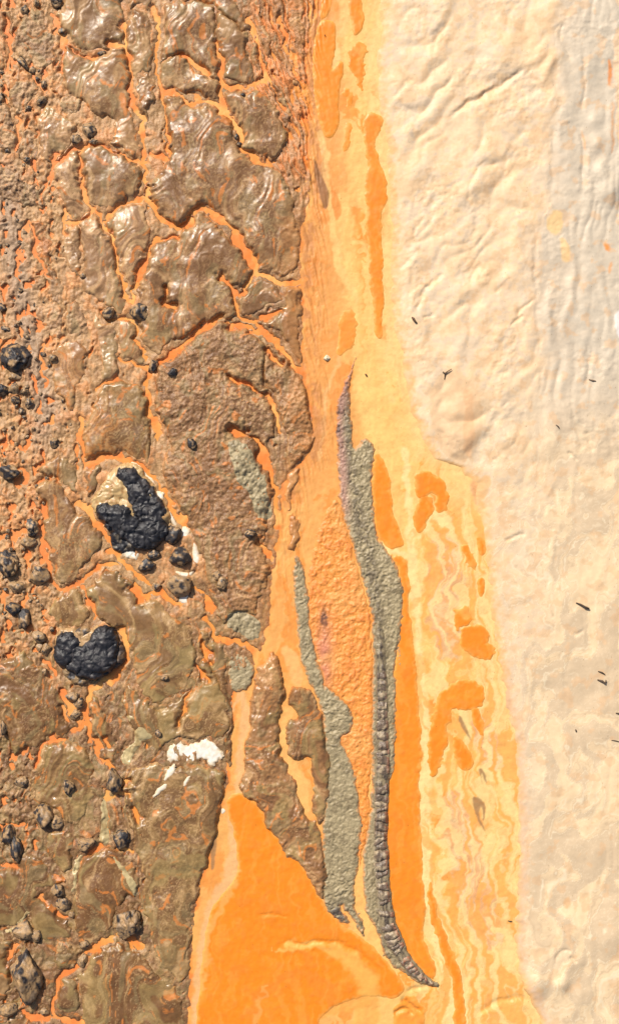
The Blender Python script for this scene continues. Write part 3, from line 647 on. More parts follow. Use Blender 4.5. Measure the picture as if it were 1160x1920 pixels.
for poly, col, am in (([(868,735),(876,728),(884,745),(888,790),(886,850),(872,865),(866,820),(870,780)], C(238,160,96), .7),
                      ([(815,700),(860,690),(900,740),(905,800),(885,860),(850,870),(820,835),(800,770)], C(242,204,160), .7),
                      ([(1030,395),(1050,395),(1055,430),(1040,445),(1020,430)], C(252,212,146), .8), ([(1045,440),(1062,450),(1072,490),(1052,495)], C(252,212,150), .8),
                      ([(1140,112),(1146,116),(1144,165),(1140,160),(1137,140)], C(250,158,84), .9), ([(1146,190),(1149,195),(1148,290),(1144,285)], C(246,176,112), .7),
                      ([(1087,248),(1093,250),(1098,285),(1092,280)], C(248,186,128), .7), ([(1131,458),(1140,458),(1143,470),(1134,472)], C(246,158,72), .95),
                      ([(1143,490),(1148,495),(1143,515),(1138,510)], C(240,172,108), .8), ([(1145,60),(1170,50),(1245,60),(1245,350),(1165,345),(1155,250)], C(246,204,158), .6),
                      ([(884,905),(912,890),(921,905),(912,930),(890,945)], C(240,190,128), .7), ([(1150,585),(1165,580),(1165,640),(1155,630)], C(255,252,246), .95),
                      ([(1055,1685),(1068,1680),(1066,1705),(1058,1700)], C(236,190,140), .8), ([(946,1283),(952,1290),(960,1330),(950,1345),(938,1300)], C(232,186,148), .6),
                      ([(973,1788),(978,1788),(979,1804),(974,1802)], C(232,188,136), .8)):
    win = window(poly, 12); wx, wy = warped(win, 3, 1.5); d = poly_sd(wx, wy, chaikin(poly, 2))
    CC[win] = mix(CC[win], col, sst(-3, 3, d) * am)
CC = np.clip(CC * np.array((.985, .95, .91), F) * (1 + .025 * N12[..., None]), 0, .87)
bank = hf('cream_mud_bank', (slice(0, NY), slice(0, NX)), (DR > -5) & (gm < .8), HC, CC, M_CREAM)
tag(bank, 'cream coloured lumpy mud bank along the right side', None, None, 'structure')
strip = hf('grey_mud_strip', (slice(0, NY), slice(0, NX)), (DR > -5) & (gm >= .2), HC - .4 + .8 * sst(.35, .65, gm), CC, M_CREAM)
tag(strip, 'pale grey smooth mud strip along the far right edge', None, None, 'structure')
TOP = np.where(DR > 0, np.maximum(TOP, HC), TOP)

# ------------------------------------------------------------------ deep orange mud pools
def pool(pts, label, lift=1.0, a1=4, a2=1.0, col=deep, smear=0.0, grow=1.5, sweeps=(), name='mud_pool', cat='mud pool', mat=None, group='deep orange pools of the channel'):
    poly = chaikin(pts, 2); win = window(poly, 14)
    wx, wy = warped(win, a1, a2); d = poly_sd(wx, wy, poly)
    d = d + grow
    ref = np.maximum(BH[win], np.where(DR[win] > -4, HC[win], -50))
    z = ref + np.where(d > 0, lift * (1 - np.exp(-d / 2.2)), d * .5)
    c = const(col, d.shape)
    c = mix(c, C(255, 144, 36), sst(-.3, .4, N90[win]) * .6)
    c = mix(c, C(253, 186, 92), sst(.12, .5, n2[win] * .6 + N40[win] * .5) * smear)
    c = mix(c, C(246, 142, 56), sst(.2, .6, N40[win]) * .35)
    c = mix(c, C(254, 186, 96), (1 - sst(0, 7, d + 3 * N12[win] + 2 * N5[win])) * .6)
    c = mix(c, C(240, 140, 50), sst(.25, .6, N12[win] + .5 * n1[win]) * .3)
    c = mix(c, C(255, 176, 76), sst(.1, .5, n1[win]) * .3)
    for ln, wd, cl, am in sweeps:
        dd, ss, sd, w = line_sd(*warped(win, 10, .5), np.array(ln, F), wd)
        c = mix(c, cl, (1 - sst(.25, 1.0, dd / (w + 1e-3))) * am)
    o = hf(name, win, d > -3, z, c, mat or M_POOL)
    TOP[win] = np.where(d > 0, np.maximum(TOP[win], z), TOP[win])
    return tag(o, label, cat, group)

pool([(428,1489),(445,1487),(465,1493),(480,1506),(495,1536),(510,1556),(520,1571),(535,1590),(555,1608),(573,1632),(590,1663),(603,1692),(615,1712),(640,1738),(662,1748),(690,1768),(718,1795),(738,1822),(760,1850),(742,1872),(722,1868),(690,1866),(650,1874),(612,1893),(590,1925),(588,2000),(362,2000),(374,1870),(381,1800),(386,1760),(396,1702),(422,1672),(446,1647),(447,1600),(441,1560),(431,1530)],
     'largest smooth orange mud pool, filling the bottom of the channel', 1.2, 3, .5, C(255, 146, 34), .06,
     sweeps=(([(515,1776),(560,1770),(610,1776),(655,1798),(684,1832),(705,1880)], [3,12,16,24,30,34], C(254,188,94), .85),
             ([(470,1900),(500,1850),(560,1825),(620,1850)], [10,16,18,14], C(246,140,48), .6),
             ([(470,1990),(480,1900),(500,1850)], [10,9,4], C(250,176,92), .6), ([(440,1600),(436,1660),(392,1740),(380,1850)], [8,10,10,8], C(252,186,104), .6)))
pool([(598,41),(622,39),(627,52),(626,96),(619,119),(620,140),(635,116),(642,119),(637,155),(632,191),(635,233),(619,259),(609,251),(598,220),(593,181),(588,129),(591,91)],
     'long smooth orange pool beside the crust at the top of the channel', 1.6, 2, .6, grow=3)
pool([(610,-70),(624,-70),(620,20),(605,38),(600,30)], 'short orange pool cut by the upper edge, next to the brown crust', 1.2, 2, .6)
pool([(645,-70),(668,-70),(676,5),(681,34),(679,52),(671,65),(660,62),(659,31)], 'orange tongue of mud cut by the upper edge, nearest the cream bank', 1.2, 3, .8)
pool([(655,85),(676,75),(684,103),(681,160),(673,181),(660,129)], 'ragged orange mud patch with pale ripples below the upper tongue', .8, 9, 3, deep, .9)
pool([(646,160),(655,165),(662,190),(655,205),(648,190)], 'small blurred orange smear among pale mud near the long upper pool', .7, 5, 2, deep, .6)
pool([(648,230),(656,232),(658,262),(648,285),(643,280)], 'narrow orange lens of mud left of the hooked orange stripe', .7, 4, 1.4)
pool([(686,217),(710,215),(715,233),(699,256),(697,271),(706,300),(719,334),(723,372),(714,385),(708,400),(710,455),(715,493),(712,545),(716,571),(713,622),(707,635),(704,571),(695,506),(692,442),(691,400),(689,340),(695,310),(690,270),(684,240)],
     'long orange stripe of mud with a hooked top beside the cream bank', 1.0, 4, 1, grow=4.5)
pool([(640,590),(655,575),(666,590),(667,640),(650,660),(632,665),(634,620)], 'rounded orange mud pool just left of the ribbed tip', .8, 5, 1.5, C(252, 156, 62), .4)
pool([(704,846),(717,863),(730,896),(736,974),(751,1000),(759,1024),(735,1031),(712,1013),(702,974),(697,896)], 'wedge of orange mud against the right side of the grey film', 1.0, 3, .8)
pool([(735,1045),(760,1044),(768,1100),(764,1140),(773,1200),(780,1280),(788,1360),(786,1440),(784,1520),(788,1600),(790,1650),(797,1700),(792,1740),(796,1770),(810,1800),(818,1838),(790,1822),(755,1775),(742,1740),(732,1690),(722,1600),(722,1500),(734,1450),(738,1350),(740,1260),(748,1180),(755,1110),(748,1065)],
     'very long orange mud stripe down the right flank of the ribbed strip', 1.0, 3, .8)
pool([(777,893),(790,880),(805,885),(815,895),(835,905),(841,930),(838,950),(828,962),(815,955),(820,930),(806,922),(795,935),(785,935),(780,910)], 'curled orange hook of mud at the head of the right channel arm', 1.0, 5, 1.6)
pool([(785,938),(800,928),(812,942),(808,968),(796,990),(780,998),(773,975)], 'orange lobe of mud under the curled hook', .9, 4, 1)
pool([(835,1290),(860,1280),(890,1280),(905,1300),(905,1320),(880,1330),(850,1325),(840,1345),(832,1380),(830,1420),(820,1440),(808,1460),(803,1420),(808,1370),(815,1320)], 'arched orange pool like a walking cane in the right channel arm', 1.0, 6, 1.6, deep, .25, grow=4)
pool([(866,1185),(880,1172),(910,1175),(920,1195),(912,1205),(928,1215),(925,1240),(905,1235),(880,1230),(865,1215)], 'blotchy orange pool bordering the cream bank halfway down', 1.0, 6, 2, deep, .35)
pool([(845,1375),(870,1390),(885,1422),(888,1440),(870,1445),(855,1430)], 'leaf shaped orange pool below the arched pool', 1.0, 4, 1)
pool([(880,1328),(898,1325),(905,1355),(906,1380),(893,1370)], 'small slanting orange pool right of the arched pool', .9, 4, 1.5)
pool([(893,1005),(905,1012),(911,1030),(902,1045),(895,1030)], 'upper of two small orange drops at the edge of the cream bank', .9, 2, .8)
pool([(897,1085),(907,1082),(907,1110),(901,1122),(896,1105)], 'lower of two small orange drops at the edge of the cream bank', .9, 2, .8)
pool([(862,1020),(878,1025),(890,1050),(888,1070),(872,1050)], 'mottled orange streak left of the small drops', .8, 5, 2, deep, .6)
pool([(845,1150),(870,1135),(885,1160),(870,1180),(850,1180)], 'pale flecked orange patch above the blotchy pool', .8, 8, 3, deep, .8)
pool([(805,1640),(815,1700),(836,1762),(855,1800),(868,1850),(869,1900),(868,1990),(856,1990),(850,1840),(830,1790),(812,1740),(802,1690)], 'thin orange ribbon of mud curving down to the lower edge', .9, 4, 1)
pool([(735,1890),(760,1868),(782,1872),(795,1890),(800,1990),(735,1990)], 'puckered orange mud with pinched folds at the lower edge', .8, 4, 1, C(252, 166, 66), .5)

# ------------------------------------------------------------------ wrinkled films
def film(pts, label, lift, base_c, dark_c, tex, name='mud_film', a1=4, a2=1.6, mat=None, on_top=False, colf=None, group=None, cat='mud film'):
    poly = chaikin(pts, 2); win = window(poly, 14)
    wx, wy = warped(win, a1, a2); d = poly_sd(wx, wy, poly)
    ref = TOP[win] if on_top else BH[win]
    t = tex(win, d)
    z = ref + np.where(d > 0, lift * (1 - np.exp(-d / 2.5)), d * .9) + sst(0, 5, d) * t
    c = mix(const(base_c, d.shape), dark_c, sst(-.1, .6, N12[win] * .7 + N40[win] * .5))
    if colf: c = colf(win, d, c)
    if not on_top: c = mix(c, C(232, 150, 74), (1 - sst(0, 5, d + 3.5 * N5[win] + 2 * N12[win])) * .6)
    o = hf(name, win, d > -4, z, c, mat or M_FILM)
    TOP[win] = np.where(d > 0, np.maximum(TOP[win], z), TOP[win])
    return tag(o, label, cat, group)

olive = C(180, 162, 124); olived = C(148, 131, 98)
worm = fbm((X + 4 * W2x) / 5.2, (Y + 4 * W2y) / 6.0, 2, 161)
wormv = fbm((X + 4 * W2x + 10 * W1x) / 5.0, (Y + 4 * W2y) / 26.0, 3, 163)
wormh = fbm((X + 3 * W2x) / 22.0, (Y + 4 * W2y + 8 * W1y) / 5.5, 2, 167)
t_plain = lambda win, d: 1.5 * worm[win] + .8 * N12[win]
film([(430,827),(455,824),(471,845),(485,865),(495,899),(508,940),(513,966),(497,977),(484,971),(476,948),(466,925),(445,902),(437,878),(427,850)],
     'olive grey film patch on the brown dome above the centre', 1.0, olive, olived, t_plain, on_top=True)
pool([(472,872),(480,869),(485,895),(490,912),(480,919),(474,905)], 'small orange puddle inside the olive film patch', 4.5, 1.5, .8, C(250, 158, 74), 0, name='mud_puddle', cat='puddle', group=None)
film([(425,1150),(440,1147),(465,1150),(487,1160),(488,1185),(478,1204),(465,1198),(450,1187),(430,1182)], 'upper of two small olive film patches left of the channel', 1.5, olive, olived, t_plain, on_top=True)
film([(425,1222),(445,1219),(471,1232),(478,1258),(471,1286),(445,1302),(430,1289),(427,1255)], 'lower of two small olive film patches left of the channel', 4.0, olive, olived, t_plain)

def t_orange(win, d): return 1.3 * wormv[win] + .7 * worm[win] + 1.0 * N12[win]
def c_orange(win, d, c):
    xw, yw = X[win], Y[win]
    c = mix(c, C(238, 140, 74), sst(.0, .5, wormv[win] + .3 * N40[win]) * .45)
    c = mix(c, C(214, 140, 120), np.exp(-((xw - 608) / 16) ** 2 - ((yw - 1230) / 70) ** 2) * .7)
    c = mix(c, C(246, 172, 92), sst(.1, .5, N90[win] - (yw - 1250) * .0004) * .6)
    c = mix(c, C(90, 64, 60), np.exp(-((xw - 607 - 6 * W2x[win]) / 6) ** 2 - ((yw - 1160) / 20) ** 2) * .9)
    return c
film([(606,970),(622,935),(638,940),(648,985),(662,1035),(678,1090),(690,1140),(698,1200),(697,1350),(696,1480),(690,1540),(680,1600),(672,1642),(674,1570),(676,1525),(668,1475),(650,1412),(633,1385),(655,1375),(662,1355),(655,1325),(640,1308),(612,1290),(598,1250),(584,1200),(578,1150),(577,1110),(583,1050),(594,1000)],
     'wrinkled orange film between the two grey films', 1.6, C(252, 164, 74), C(246, 150, 64), t_orange, 'wrinkled_film', 4, 2, colf=c_orange)

def t_left(win, d):
    yw = Y[win]; a = sst(1290, 1330, yw) * (1 - sst(1390, 1440, yw)); b = sst(1590, 1660, yw)
    return 1.5 * worm[win] * (1 - .5 * a) + 2.6 * wormh[win] * np.maximum(a, b * .9) + 1.5 * wormv[win] * (1 - sst(1250, 1320, yw))
def c_left(win, d, c):
    xw, yw = X[win], Y[win]
    g = np.exp(-((xw - 632) / 18) ** 2 - ((yw - 1715) / 22) ** 2)
    c = mix(c, C(92, 82, 78), np.clip(g * 1.3, 0, 1) * sst(-.2, .3, wormh[win] + .3))
    return mix(c, C(120, 106, 78), sst(.1, .6, wormh[win]) * .4)
film([(548,1044),(560,1042),(570,1070),(577,1110),(580,1150),(585,1200),(598,1250),(612,1290),(640,1308),(655,1325),(662,1355),(655,1375),(635,1385),(650,1412),(665,1440),(668,1475),(672,1510),(677,1525),(676,1570),(673,1600),(668,1640),(660,1655),(667,1700),(684,1738),(685,1757),(675,1752),(658,1722),(645,1698),(636,1694),(648,1716),(654,1733),(643,1736),(622,1718),(604,1692),(606,1665),(605,1600),(605,1540),(610,1480),(613,1440),(611,1400),(607,1370),(602,1330),(589,1300),(574,1270),(562,1230),(560,1190),(553,1150),(551,1100)],
     'long olive film running down the left of the channel to a dark toe', 3.2, olive, olived, t_left, colf=c_left, a1=3.5, a2=2.4)

# the long film with the dark ribbed band
LONG = [(671,655),(655,700),(642,725),(630,752),(629,780),(631,832),(633,909),(638,948),(648,982),(658,1013),(671,1059),(681,1090),(691,1129),(699,1180),(698,1273),(696,1351),(697,1429),(698,1480),(692,1532),(680,1598),(680,1649),(683,1675),(686,1717),(700,1735),(712,1755),(716,1785),(730,1800),(738,1818),(752,1818),(772,1834),(790,1850),(822,1846),(800,1832),(782,1818),(762,1790),(752,1773),(740,1753),(736,1727),(727,1675),(726,1598),(726,1520),(729,1480),(739,1441),(742,1403),(743,1325),(739,1222),(749,1209),(752,1170),(757,1116),(747,1064),(726,1033),(705,1008),(700,951),(695,896),(704,850),(700,832),(682,820),(669,838),(663,842),(659,806),(658,778),(654,747),(660,700)]
def t_long(win, d):
    yw = Y[win]; n = fbm((X[win] + 10 * W1x[win]) / 26, (Y[win] + 10 * W1y[win]) / 5.5, 2, 171)
    fold = sst(960, 1000, yw) * (1 - sst(1110, 1160, yw))
    return 1.3 * worm[win] + 1.9 * wormv[win] * (1 - .4 * fold) + 1.6 * n * fold
def c_long(win, d, c):
    xw, yw = X[win], Y[win]
    cx = ipl([(668,655),(650,700),(640,750),(650,860),(664,930),(676,990),(692,1050),(700,1100),(706,1150),(712,1200),(714,1480),(714,1850)], yw)
    m = np.exp(-((xw - cx) / 13) ** 2)
    c = mix(c, C(112, 98, 78), np.clip(m * 1.1, 0, 1) * sst(-.35, .3, wormv[win] + .1) * .8)
    pk = np.exp(-((xw - ipl([(660,680),(640,740),(634,800),(641,860),(644,930),(650,980)], yw)) / 9) ** 2) * (1 - sst(930, 1000, yw))
    c = mix(c, C(206, 150, 134), np.clip(pk, 0, 1) * .65)
    c = mix(c, C(150, 104, 84), (1 - sst(740, 790, yw)) * .6)
    tk = np.exp(-((xw - 633) / 5) ** 2) * sst(.1, .3, np.sin(yw / 5.5)) * sst(745, 760, yw) * (1 - sst(830, 860, yw))
    return mix(c, C(70, 48, 46), tk * .9)
main_film = film(LONG, 'long grey green wrinkled film with a dark ribbed band and pointed tip', 3.6, olive, olived, t_long, a1=3, a2=2.2, colf=c_long, name='ribbed_film')
film([(741,1200),(750,1200),(753,1250),(757,1290),(752,1292),(747,1250)], 'thin olive drip hanging from the right edge of the ribbed film', 1.3, olive, olived, t_plain, a1=1.5, a2=1)

# dark band along it and its cross folds, each fold a part
CL = [(709,1168),(712,1200),(715,1280),(716,1350),(717,1430),(714,1500),(712,1560),(714,1620),(718,1680),(725,1730),(738,1765),(755,1795),(775,1820),(800,1838),(819,1846)]
CW = [3,8,10,11,13,12,11,13,12,14,15,12,9,6,2]
pts = np.array(CL, F)
win = window(pts, 26); wx, wy = warped(win, 1.6, 1.0)
dist, sa, side, ww = line_sd(wx, wy, pts, CW)
db = ww - dist; total = float(sa.max())
longi = fbm(side / 5.0 + 3, sa / 60.0, 3, 177)
REF = TOP[win].copy()
BASE0 = BH[win] + 3.6
bumpy = np.exp(-(dist / (ww + 1)) ** 2) * 2.0
faint = 1 - sst(250, 380, sa)
fold1 = np.sin(sa / 19 * 2 * np.pi / 1 + 2.2 * N40[win] + side * .04)
zb = BASE0 + np.where(db > 0, 1.6 * (1 - np.exp(-db / 2)), db * .9) + bumpy + sst(0, 3, db) * (1.5 * longi + (.25 + .8 * np.clip(N40[win] + .3, 0, 1)) * faint * fold1 + .6 * worm[win])
cb = mix(const(C(158, 140, 108), db.shape), C(92, 80, 68), sst(-.3, .4, longi + .25 * fold1 * faint + .4 * N12[win]) * sst(-1, 6, db + 3 * N12[win]))
cb = mix(cb, C(178, 164, 138), sst(.15, .6, -longi) * .5)
band = hf('dark_band', win, db > -3, zb, cb, M_RIB, main_film)
band['label'] = 'dark ribbed band of crinkled film'
s0 = 70.0; rs = np.random.RandomState(4); k = 0
while s0 < total - 10:
    lam = (17.0 - 7.5 * (s0 / total) ** 2) * rs.uniform(.65, 1.35)
    c0 = s0 + lam / 2
    slant = rs.uniform(-.35, .3); off2 = rs.uniform(-4, 4)
    off = np.abs(sa + side * slant + 3.2 * W1x[win] - .012 * side * side * rs.uniform(-1, 1) - c0)
    df = np.minimum(lam * .52 - off, ww + rs.uniform(-3.5, 1.2) - np.abs(side - off2 * .4) + 1.5 * W2x[win])
    pr = np.clip(1 - (off / (lam * .52)) ** 2, 0, 1)
    taper = np.clip((ww + 1 - dist) / 5.0, 0, 1)
    ramp = .45 + .55 * float(np.clip((s0 - 120) / 220, 0, 1))
    zf = zb - 1.6 + ramp * (1.8 + lam * .25 * rs.uniform(.5, 1.3)) * np.sqrt(pr) * (.35 + .65 * taper) + .5 * worm[win] + .6 * longi
    cf = mix(const(C(122, 104, 88), db.shape), C(204, 182, 148), sst(-.1, .5, N12[win] + rs.uniform(-.35, .2)) * .7)
    cf = mix(cf, C(214, 128, 84), sst(ww.max() * .3, ww.max() * 1.0, -side) * .5)
    if c0 > total - 90: cf = mix(cf, C(196, 120, 84), sst(-.1, .4, worm[win]) * .5)
    if rs.rand() > .12: hf('fold', win, (df > -1.5), zf, cf, M_RIB, main_film)
    s0 += lam; k += 1
TOP[win] = np.where(db > 0, np.maximum(TOP[win], zb + 1), TOP[win])

# ------------------------------------------------------------------ flat near-white patches, tan towards the rim
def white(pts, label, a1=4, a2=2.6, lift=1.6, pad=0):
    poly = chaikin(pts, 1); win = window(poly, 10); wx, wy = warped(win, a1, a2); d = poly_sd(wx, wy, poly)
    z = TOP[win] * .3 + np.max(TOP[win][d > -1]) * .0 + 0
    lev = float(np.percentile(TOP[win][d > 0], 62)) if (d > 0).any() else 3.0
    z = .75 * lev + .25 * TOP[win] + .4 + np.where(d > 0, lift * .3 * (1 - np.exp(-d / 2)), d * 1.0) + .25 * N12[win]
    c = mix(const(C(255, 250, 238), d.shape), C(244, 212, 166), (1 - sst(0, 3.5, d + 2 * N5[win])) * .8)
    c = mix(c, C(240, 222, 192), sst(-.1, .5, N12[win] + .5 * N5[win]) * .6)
    o = hf('white_patch', win, d > -3, z, c, M_WHITE)
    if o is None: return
    return tag(o, label, 'mineral deposit', 'white patches on the crust')
white([(311,1410),(325,1398),(338,1383),(345,1395),(352,1399),(375,1390),(404,1388),(412,1405),(420,1422),(408,1424),(396,1434),(385,1420),(362,1425),(355,1432),(340,1420),(315,1428)], 'largest white patch, a ragged bar on the brown crust', 4, 3)
white([(308,1458),(318,1440),(330,1430),(326,1445),(314,1462)], 'short white sliver just below the largest white patch', 2, 1.5)
white([(286,1492),(298,1478),(316,1464),(314,1474),(298,1488)], 'long white sliver slanting down from the largest white patch', 2, 1.5)
white([(343,1470),(352,1456),(358,1452),(354,1464),(347,1474)], 'tiny white fleck under the right half of the largest white patch', 2, 1.5)
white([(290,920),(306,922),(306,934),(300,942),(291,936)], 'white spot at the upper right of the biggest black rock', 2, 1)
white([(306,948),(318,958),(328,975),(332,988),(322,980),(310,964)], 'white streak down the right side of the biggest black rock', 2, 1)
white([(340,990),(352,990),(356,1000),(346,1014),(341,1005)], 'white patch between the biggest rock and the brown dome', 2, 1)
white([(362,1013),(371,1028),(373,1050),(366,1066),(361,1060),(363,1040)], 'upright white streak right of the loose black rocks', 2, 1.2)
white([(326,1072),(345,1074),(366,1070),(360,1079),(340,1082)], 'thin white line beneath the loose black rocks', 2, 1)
white([(334,1124),(348,1108),(356,1110),(355,1130),(343,1132)], 'small white spot at the lower end of the rock cluster', 2, 1)
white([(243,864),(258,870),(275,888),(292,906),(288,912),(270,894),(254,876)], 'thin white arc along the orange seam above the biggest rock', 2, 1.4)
white([(228,1034),(250,1029),(262,1040),(256,1052),(240,1046)], 'white specks left below the biggest black rock', 3, 2)
white([(413,1518),(421,1516),(423,1522),(416,1527)], 'tiny white spot at the edge of the largest orange pool', 1, .6)

# pale greenish mud stuck in the cracks
pale_g = C(206, 184, 134)
t_flat = lambda win, d: .3 * N12[win]
for pts, lab in (([(250,1368),(262,1358),(282,1368),(286,1385),(268,1388),(258,1402),(256,1420),(242,1436),(230,1430),(228,1412),(244,1400),(254,1386)], 'pale greenish mud branching in a crack left of the largest white patch'),
                 ([(236,1338),(252,1340),(258,1348),(244,1352)], 'small pale green smear above the branching greenish mud'),
                 ([(190,1500),(202,1500),(206,1560),(200,1580),(186,1584),(190,1560)], 'pale green streak in the crack beside two small stones'),
                 ([(136,1625),(150,1600),(155,1606),(146,1630),(140,1660),(132,1672),(138,1645)], 'pale green crack filling in the lower left crust'),
                 ([(6,1745),(25,1740),(52,1705),(57,1708),(40,1738),(18,1752)], 'pale yellowish streak above the lower left lump'),
                 ([(215,1600),(235,1625),(252,1648),(262,1675),(254,1680),(240,1650),(222,1620)], 'mottled pale green smear below the oval stone')):
    film(pts, lab, 1.3, pale_g, C(182, 154, 104), t_flat, 'pale_smear', 4, 2.4, M_CRUST, True, cat='mud smear')

# ------------------------------------------------------------------ stones
def ico(sub):
    t = (1 + 5 ** .5) / 2
    v = [(-1,t,0),(1,t,0),(-1,-t,0),(1,-t,0),(0,-1,t),(0,1,t),(0,-1,-t),(0,1,-t),(t,0,-1),(t,0,1),(-t,0,-1),(-t,0,1)]
    f = [(0,11,5),(0,5,1),(0,1,7),(0,7,10),(0,10,11),(1,5,9),(5,11,4),(11,10,2),(10,7,6),(7,1,8),(3,9,4),(3,4,2),(3,2,6),(3,6,8),(3,8,9),(4,9,5),(2,4,11),(6,2,10),(8,6,7),(9,8,1)]
    v = [Vector(p).normalized() for p in v]
    for _ in range(sub):
        cache = {}; nf = []
        def mid(a, b):
            k = (min(a, b), max(a, b))
            if k not in cache: v.append(((v[a] + v[b]) / 2).normalized()); cache[k] = len(v) - 1
            return cache[k]
        for a, b, c in f:
            ab, bc, ca = mid(a, b), mid(b, c), mid(c, a)
            nf += [(a, ab, ca), (b, bc, ab), (c, ca, bc), (ab, bc, ca)]
        f = nf
    return np.array(v, F), np.array(f, np.int32)
ICO = {2: ico(2), 3: ico(3), 4: ico(4)}
def smooth01(a, b, x): return float(np.clip((x - a) / (b - a), 0, 1))
def top_at(px, py):
    return float(TOP[int(round((py + MARG) / S)), int(round((px + MARG) / S))])
dark_r, tan_r, grey_r = C(52, 48, 50), C(190, 152, 106), C(118, 108, 100)
def rock_mesh(rx, ry, rz, seed, sub, dark, ang):
    v, f = ICO[sub]; off = Vector((seed * 3.7, seed * 1.3, seed * 7.1))
    co = np.empty_like(v); col = np.empty_like(v)
    ca, sn = math.cos(ang), math.sin(ang)
    rf = random.Random(int(seed * 97)); cuts = []
    for _ in range(11):
        nv = Vector((rf.uniform(-1, 1), rf.uniform(-1, 1), rf.uniform(-.5, 1))).normalized(); cuts.append((nv, rf.uniform(.62, .98)))
    for i, p in enumerate(v):
        q = Vector(p)
        n = mnoise.fractal(q * 1.1 + off, 1.0, 2.0, 3)
        m = mnoise.noise(q * 3.1 + off); g = mnoise.noise(q * 7.0 + off)
        cr = abs(mnoise.noise(q * 2.2 - off))
        r = 1 + .26 * n + .10 * m + .045 * g - .16 * max(0, .14 - cr) / .14
        for nv, of in cuts:
            dt = nv.dot(q)
            if dt > .2: r = min(r, of / dt * (1 + .05 * g + .04 * m))
        r *= 1.12
        x, y, z = q.x * rx * r, q.y * ry * r, q.z * rz * r
        co[i] = ((x * ca - y * sn) * PX, (x * sn + y * ca) * PX, z * PX)
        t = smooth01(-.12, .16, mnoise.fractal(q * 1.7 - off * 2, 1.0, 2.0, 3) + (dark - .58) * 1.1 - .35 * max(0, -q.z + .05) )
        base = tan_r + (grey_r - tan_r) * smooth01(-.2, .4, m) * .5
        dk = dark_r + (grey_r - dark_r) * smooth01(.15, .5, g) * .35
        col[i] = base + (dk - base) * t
    return mesh_from('stone', co, f, col)
def stone(px, py, rx, ry, label, dark=.7, rz=None, ang=0.0, group='dark stones on the brown crust', sub=None, name='dark_stone', cat='stone', seed=None, parent=None):
    rz = rz or (rx + ry) * .42
    sub = sub or (4 if max(rx, ry) > 24 else 3 if max(rx, ry) > 8 else 2)
    me = rock_mesh(rx, ry, rz, seed or (px * .37 + py * .11), sub, dark, ang)
    z = top_at(min(max(px, -60), 1220), min(max(py, -60), 1970))
    loc = P(px, py, z + rz * .16)
    o = link(name, me, M_ROCK, None, loc)
    if parent is not None: o.parent = parent; o.location = loc - parent.location; return o
    return tag(o, label, cat, group)

# the largest rock: a black cinder mass half covered with dried mud, lumps are its parts
big = empty('cinder_rock', 255, 955, 2); tag(big, 'largest black cinder rock with a mud cap and rough split lumps', 'rock', 'black cinder rocks on the crust')
def lump(pts, h, colA, colB, seed, nm, mat=M_ROCK, w=9, relief=3.0):
    poly = chaikin(pts, 1); win = window(poly, 12); wx, wy = warped(win, 3.5, 2.2); d = poly_sd(wx, wy, poly) + (7 if nm == 'black_lump' else 3)
    dd = np.clip(d, 0, 99)
    cell = np.abs(fbm(X[win] / 26 + seed, Y[win] / 26, 2, 200 + seed, .4))
    
    z = BH[win] + h * np.sqrt(1 - np.exp(-dd / w)) + np.where(d < 0, d * 2.5, 0) + sst(0, 6, d) * relief * (1.7 * fbm(X[win] / 28 + seed, Y[win] / 28, 3, 200 + seed, .45) - 1.3 * np.exp(-(cell / .045) ** 2) + .9 * np.abs(perlin(X[win] / 13 + seed, Y[win] / 11, 233 + seed)))
    c = mix(const(colA, d.shape), colB, sst(.1, .5, fbm(X[win] / 12 - seed, Y[win] / 12, 3, 260 + seed)))
    o = hf(nm, win, d > -3, z, c, mat, big)
    TOP[win] = np.where(d > 0, np.maximum(TOP[win], z), TOP[win])
    return o
blk, blk2 = C(40, 39, 44), C(84, 80, 80); mudA, mudB = C(206, 172, 118), C(150, 124, 82)
lump([(195,905),(215,880),(240,866),(262,878),(285,905),(305,940),(320,965),(318,985),(285,985),(250,985),(215,975),(180,962),(172,945),(185,925)], 13, mudA, C(196,150,96), 1, 'mud_cap', M_CRUST, 10, 2.4)
lump([(224,884),(244,879),(264,893),(284,915),(300,942),(312,965),(304,988),(280,992),(262,975),(250,945),(240,925),(230,905)], 21, blk, blk2, 2, 'black_lump', w=8)
lump([(182,952),(197,945),(216,954),(240,946),(256,975),(285,972),(308,980),(314,998),(302,1012),(286,1024),(262,1026),(240,1010),(215,992),(195,975)], 25, blk, C(70,68,70), 3, 'black_lump', w=10, relief=3.6)
lump([(210,1005),(222,996),(240,1008),(254,1022),(245,1032),(222,1030)], 13, blk, C(120,108,92), 4, 'black_lump', w=6)
lump([(268,905),(285,912),(302,945),(312,965),(300,968),(285,945)], 17, C(150,128,88), C(96,88,70), 5, 'mud_cap', M_CRUST, 7, 2.2)
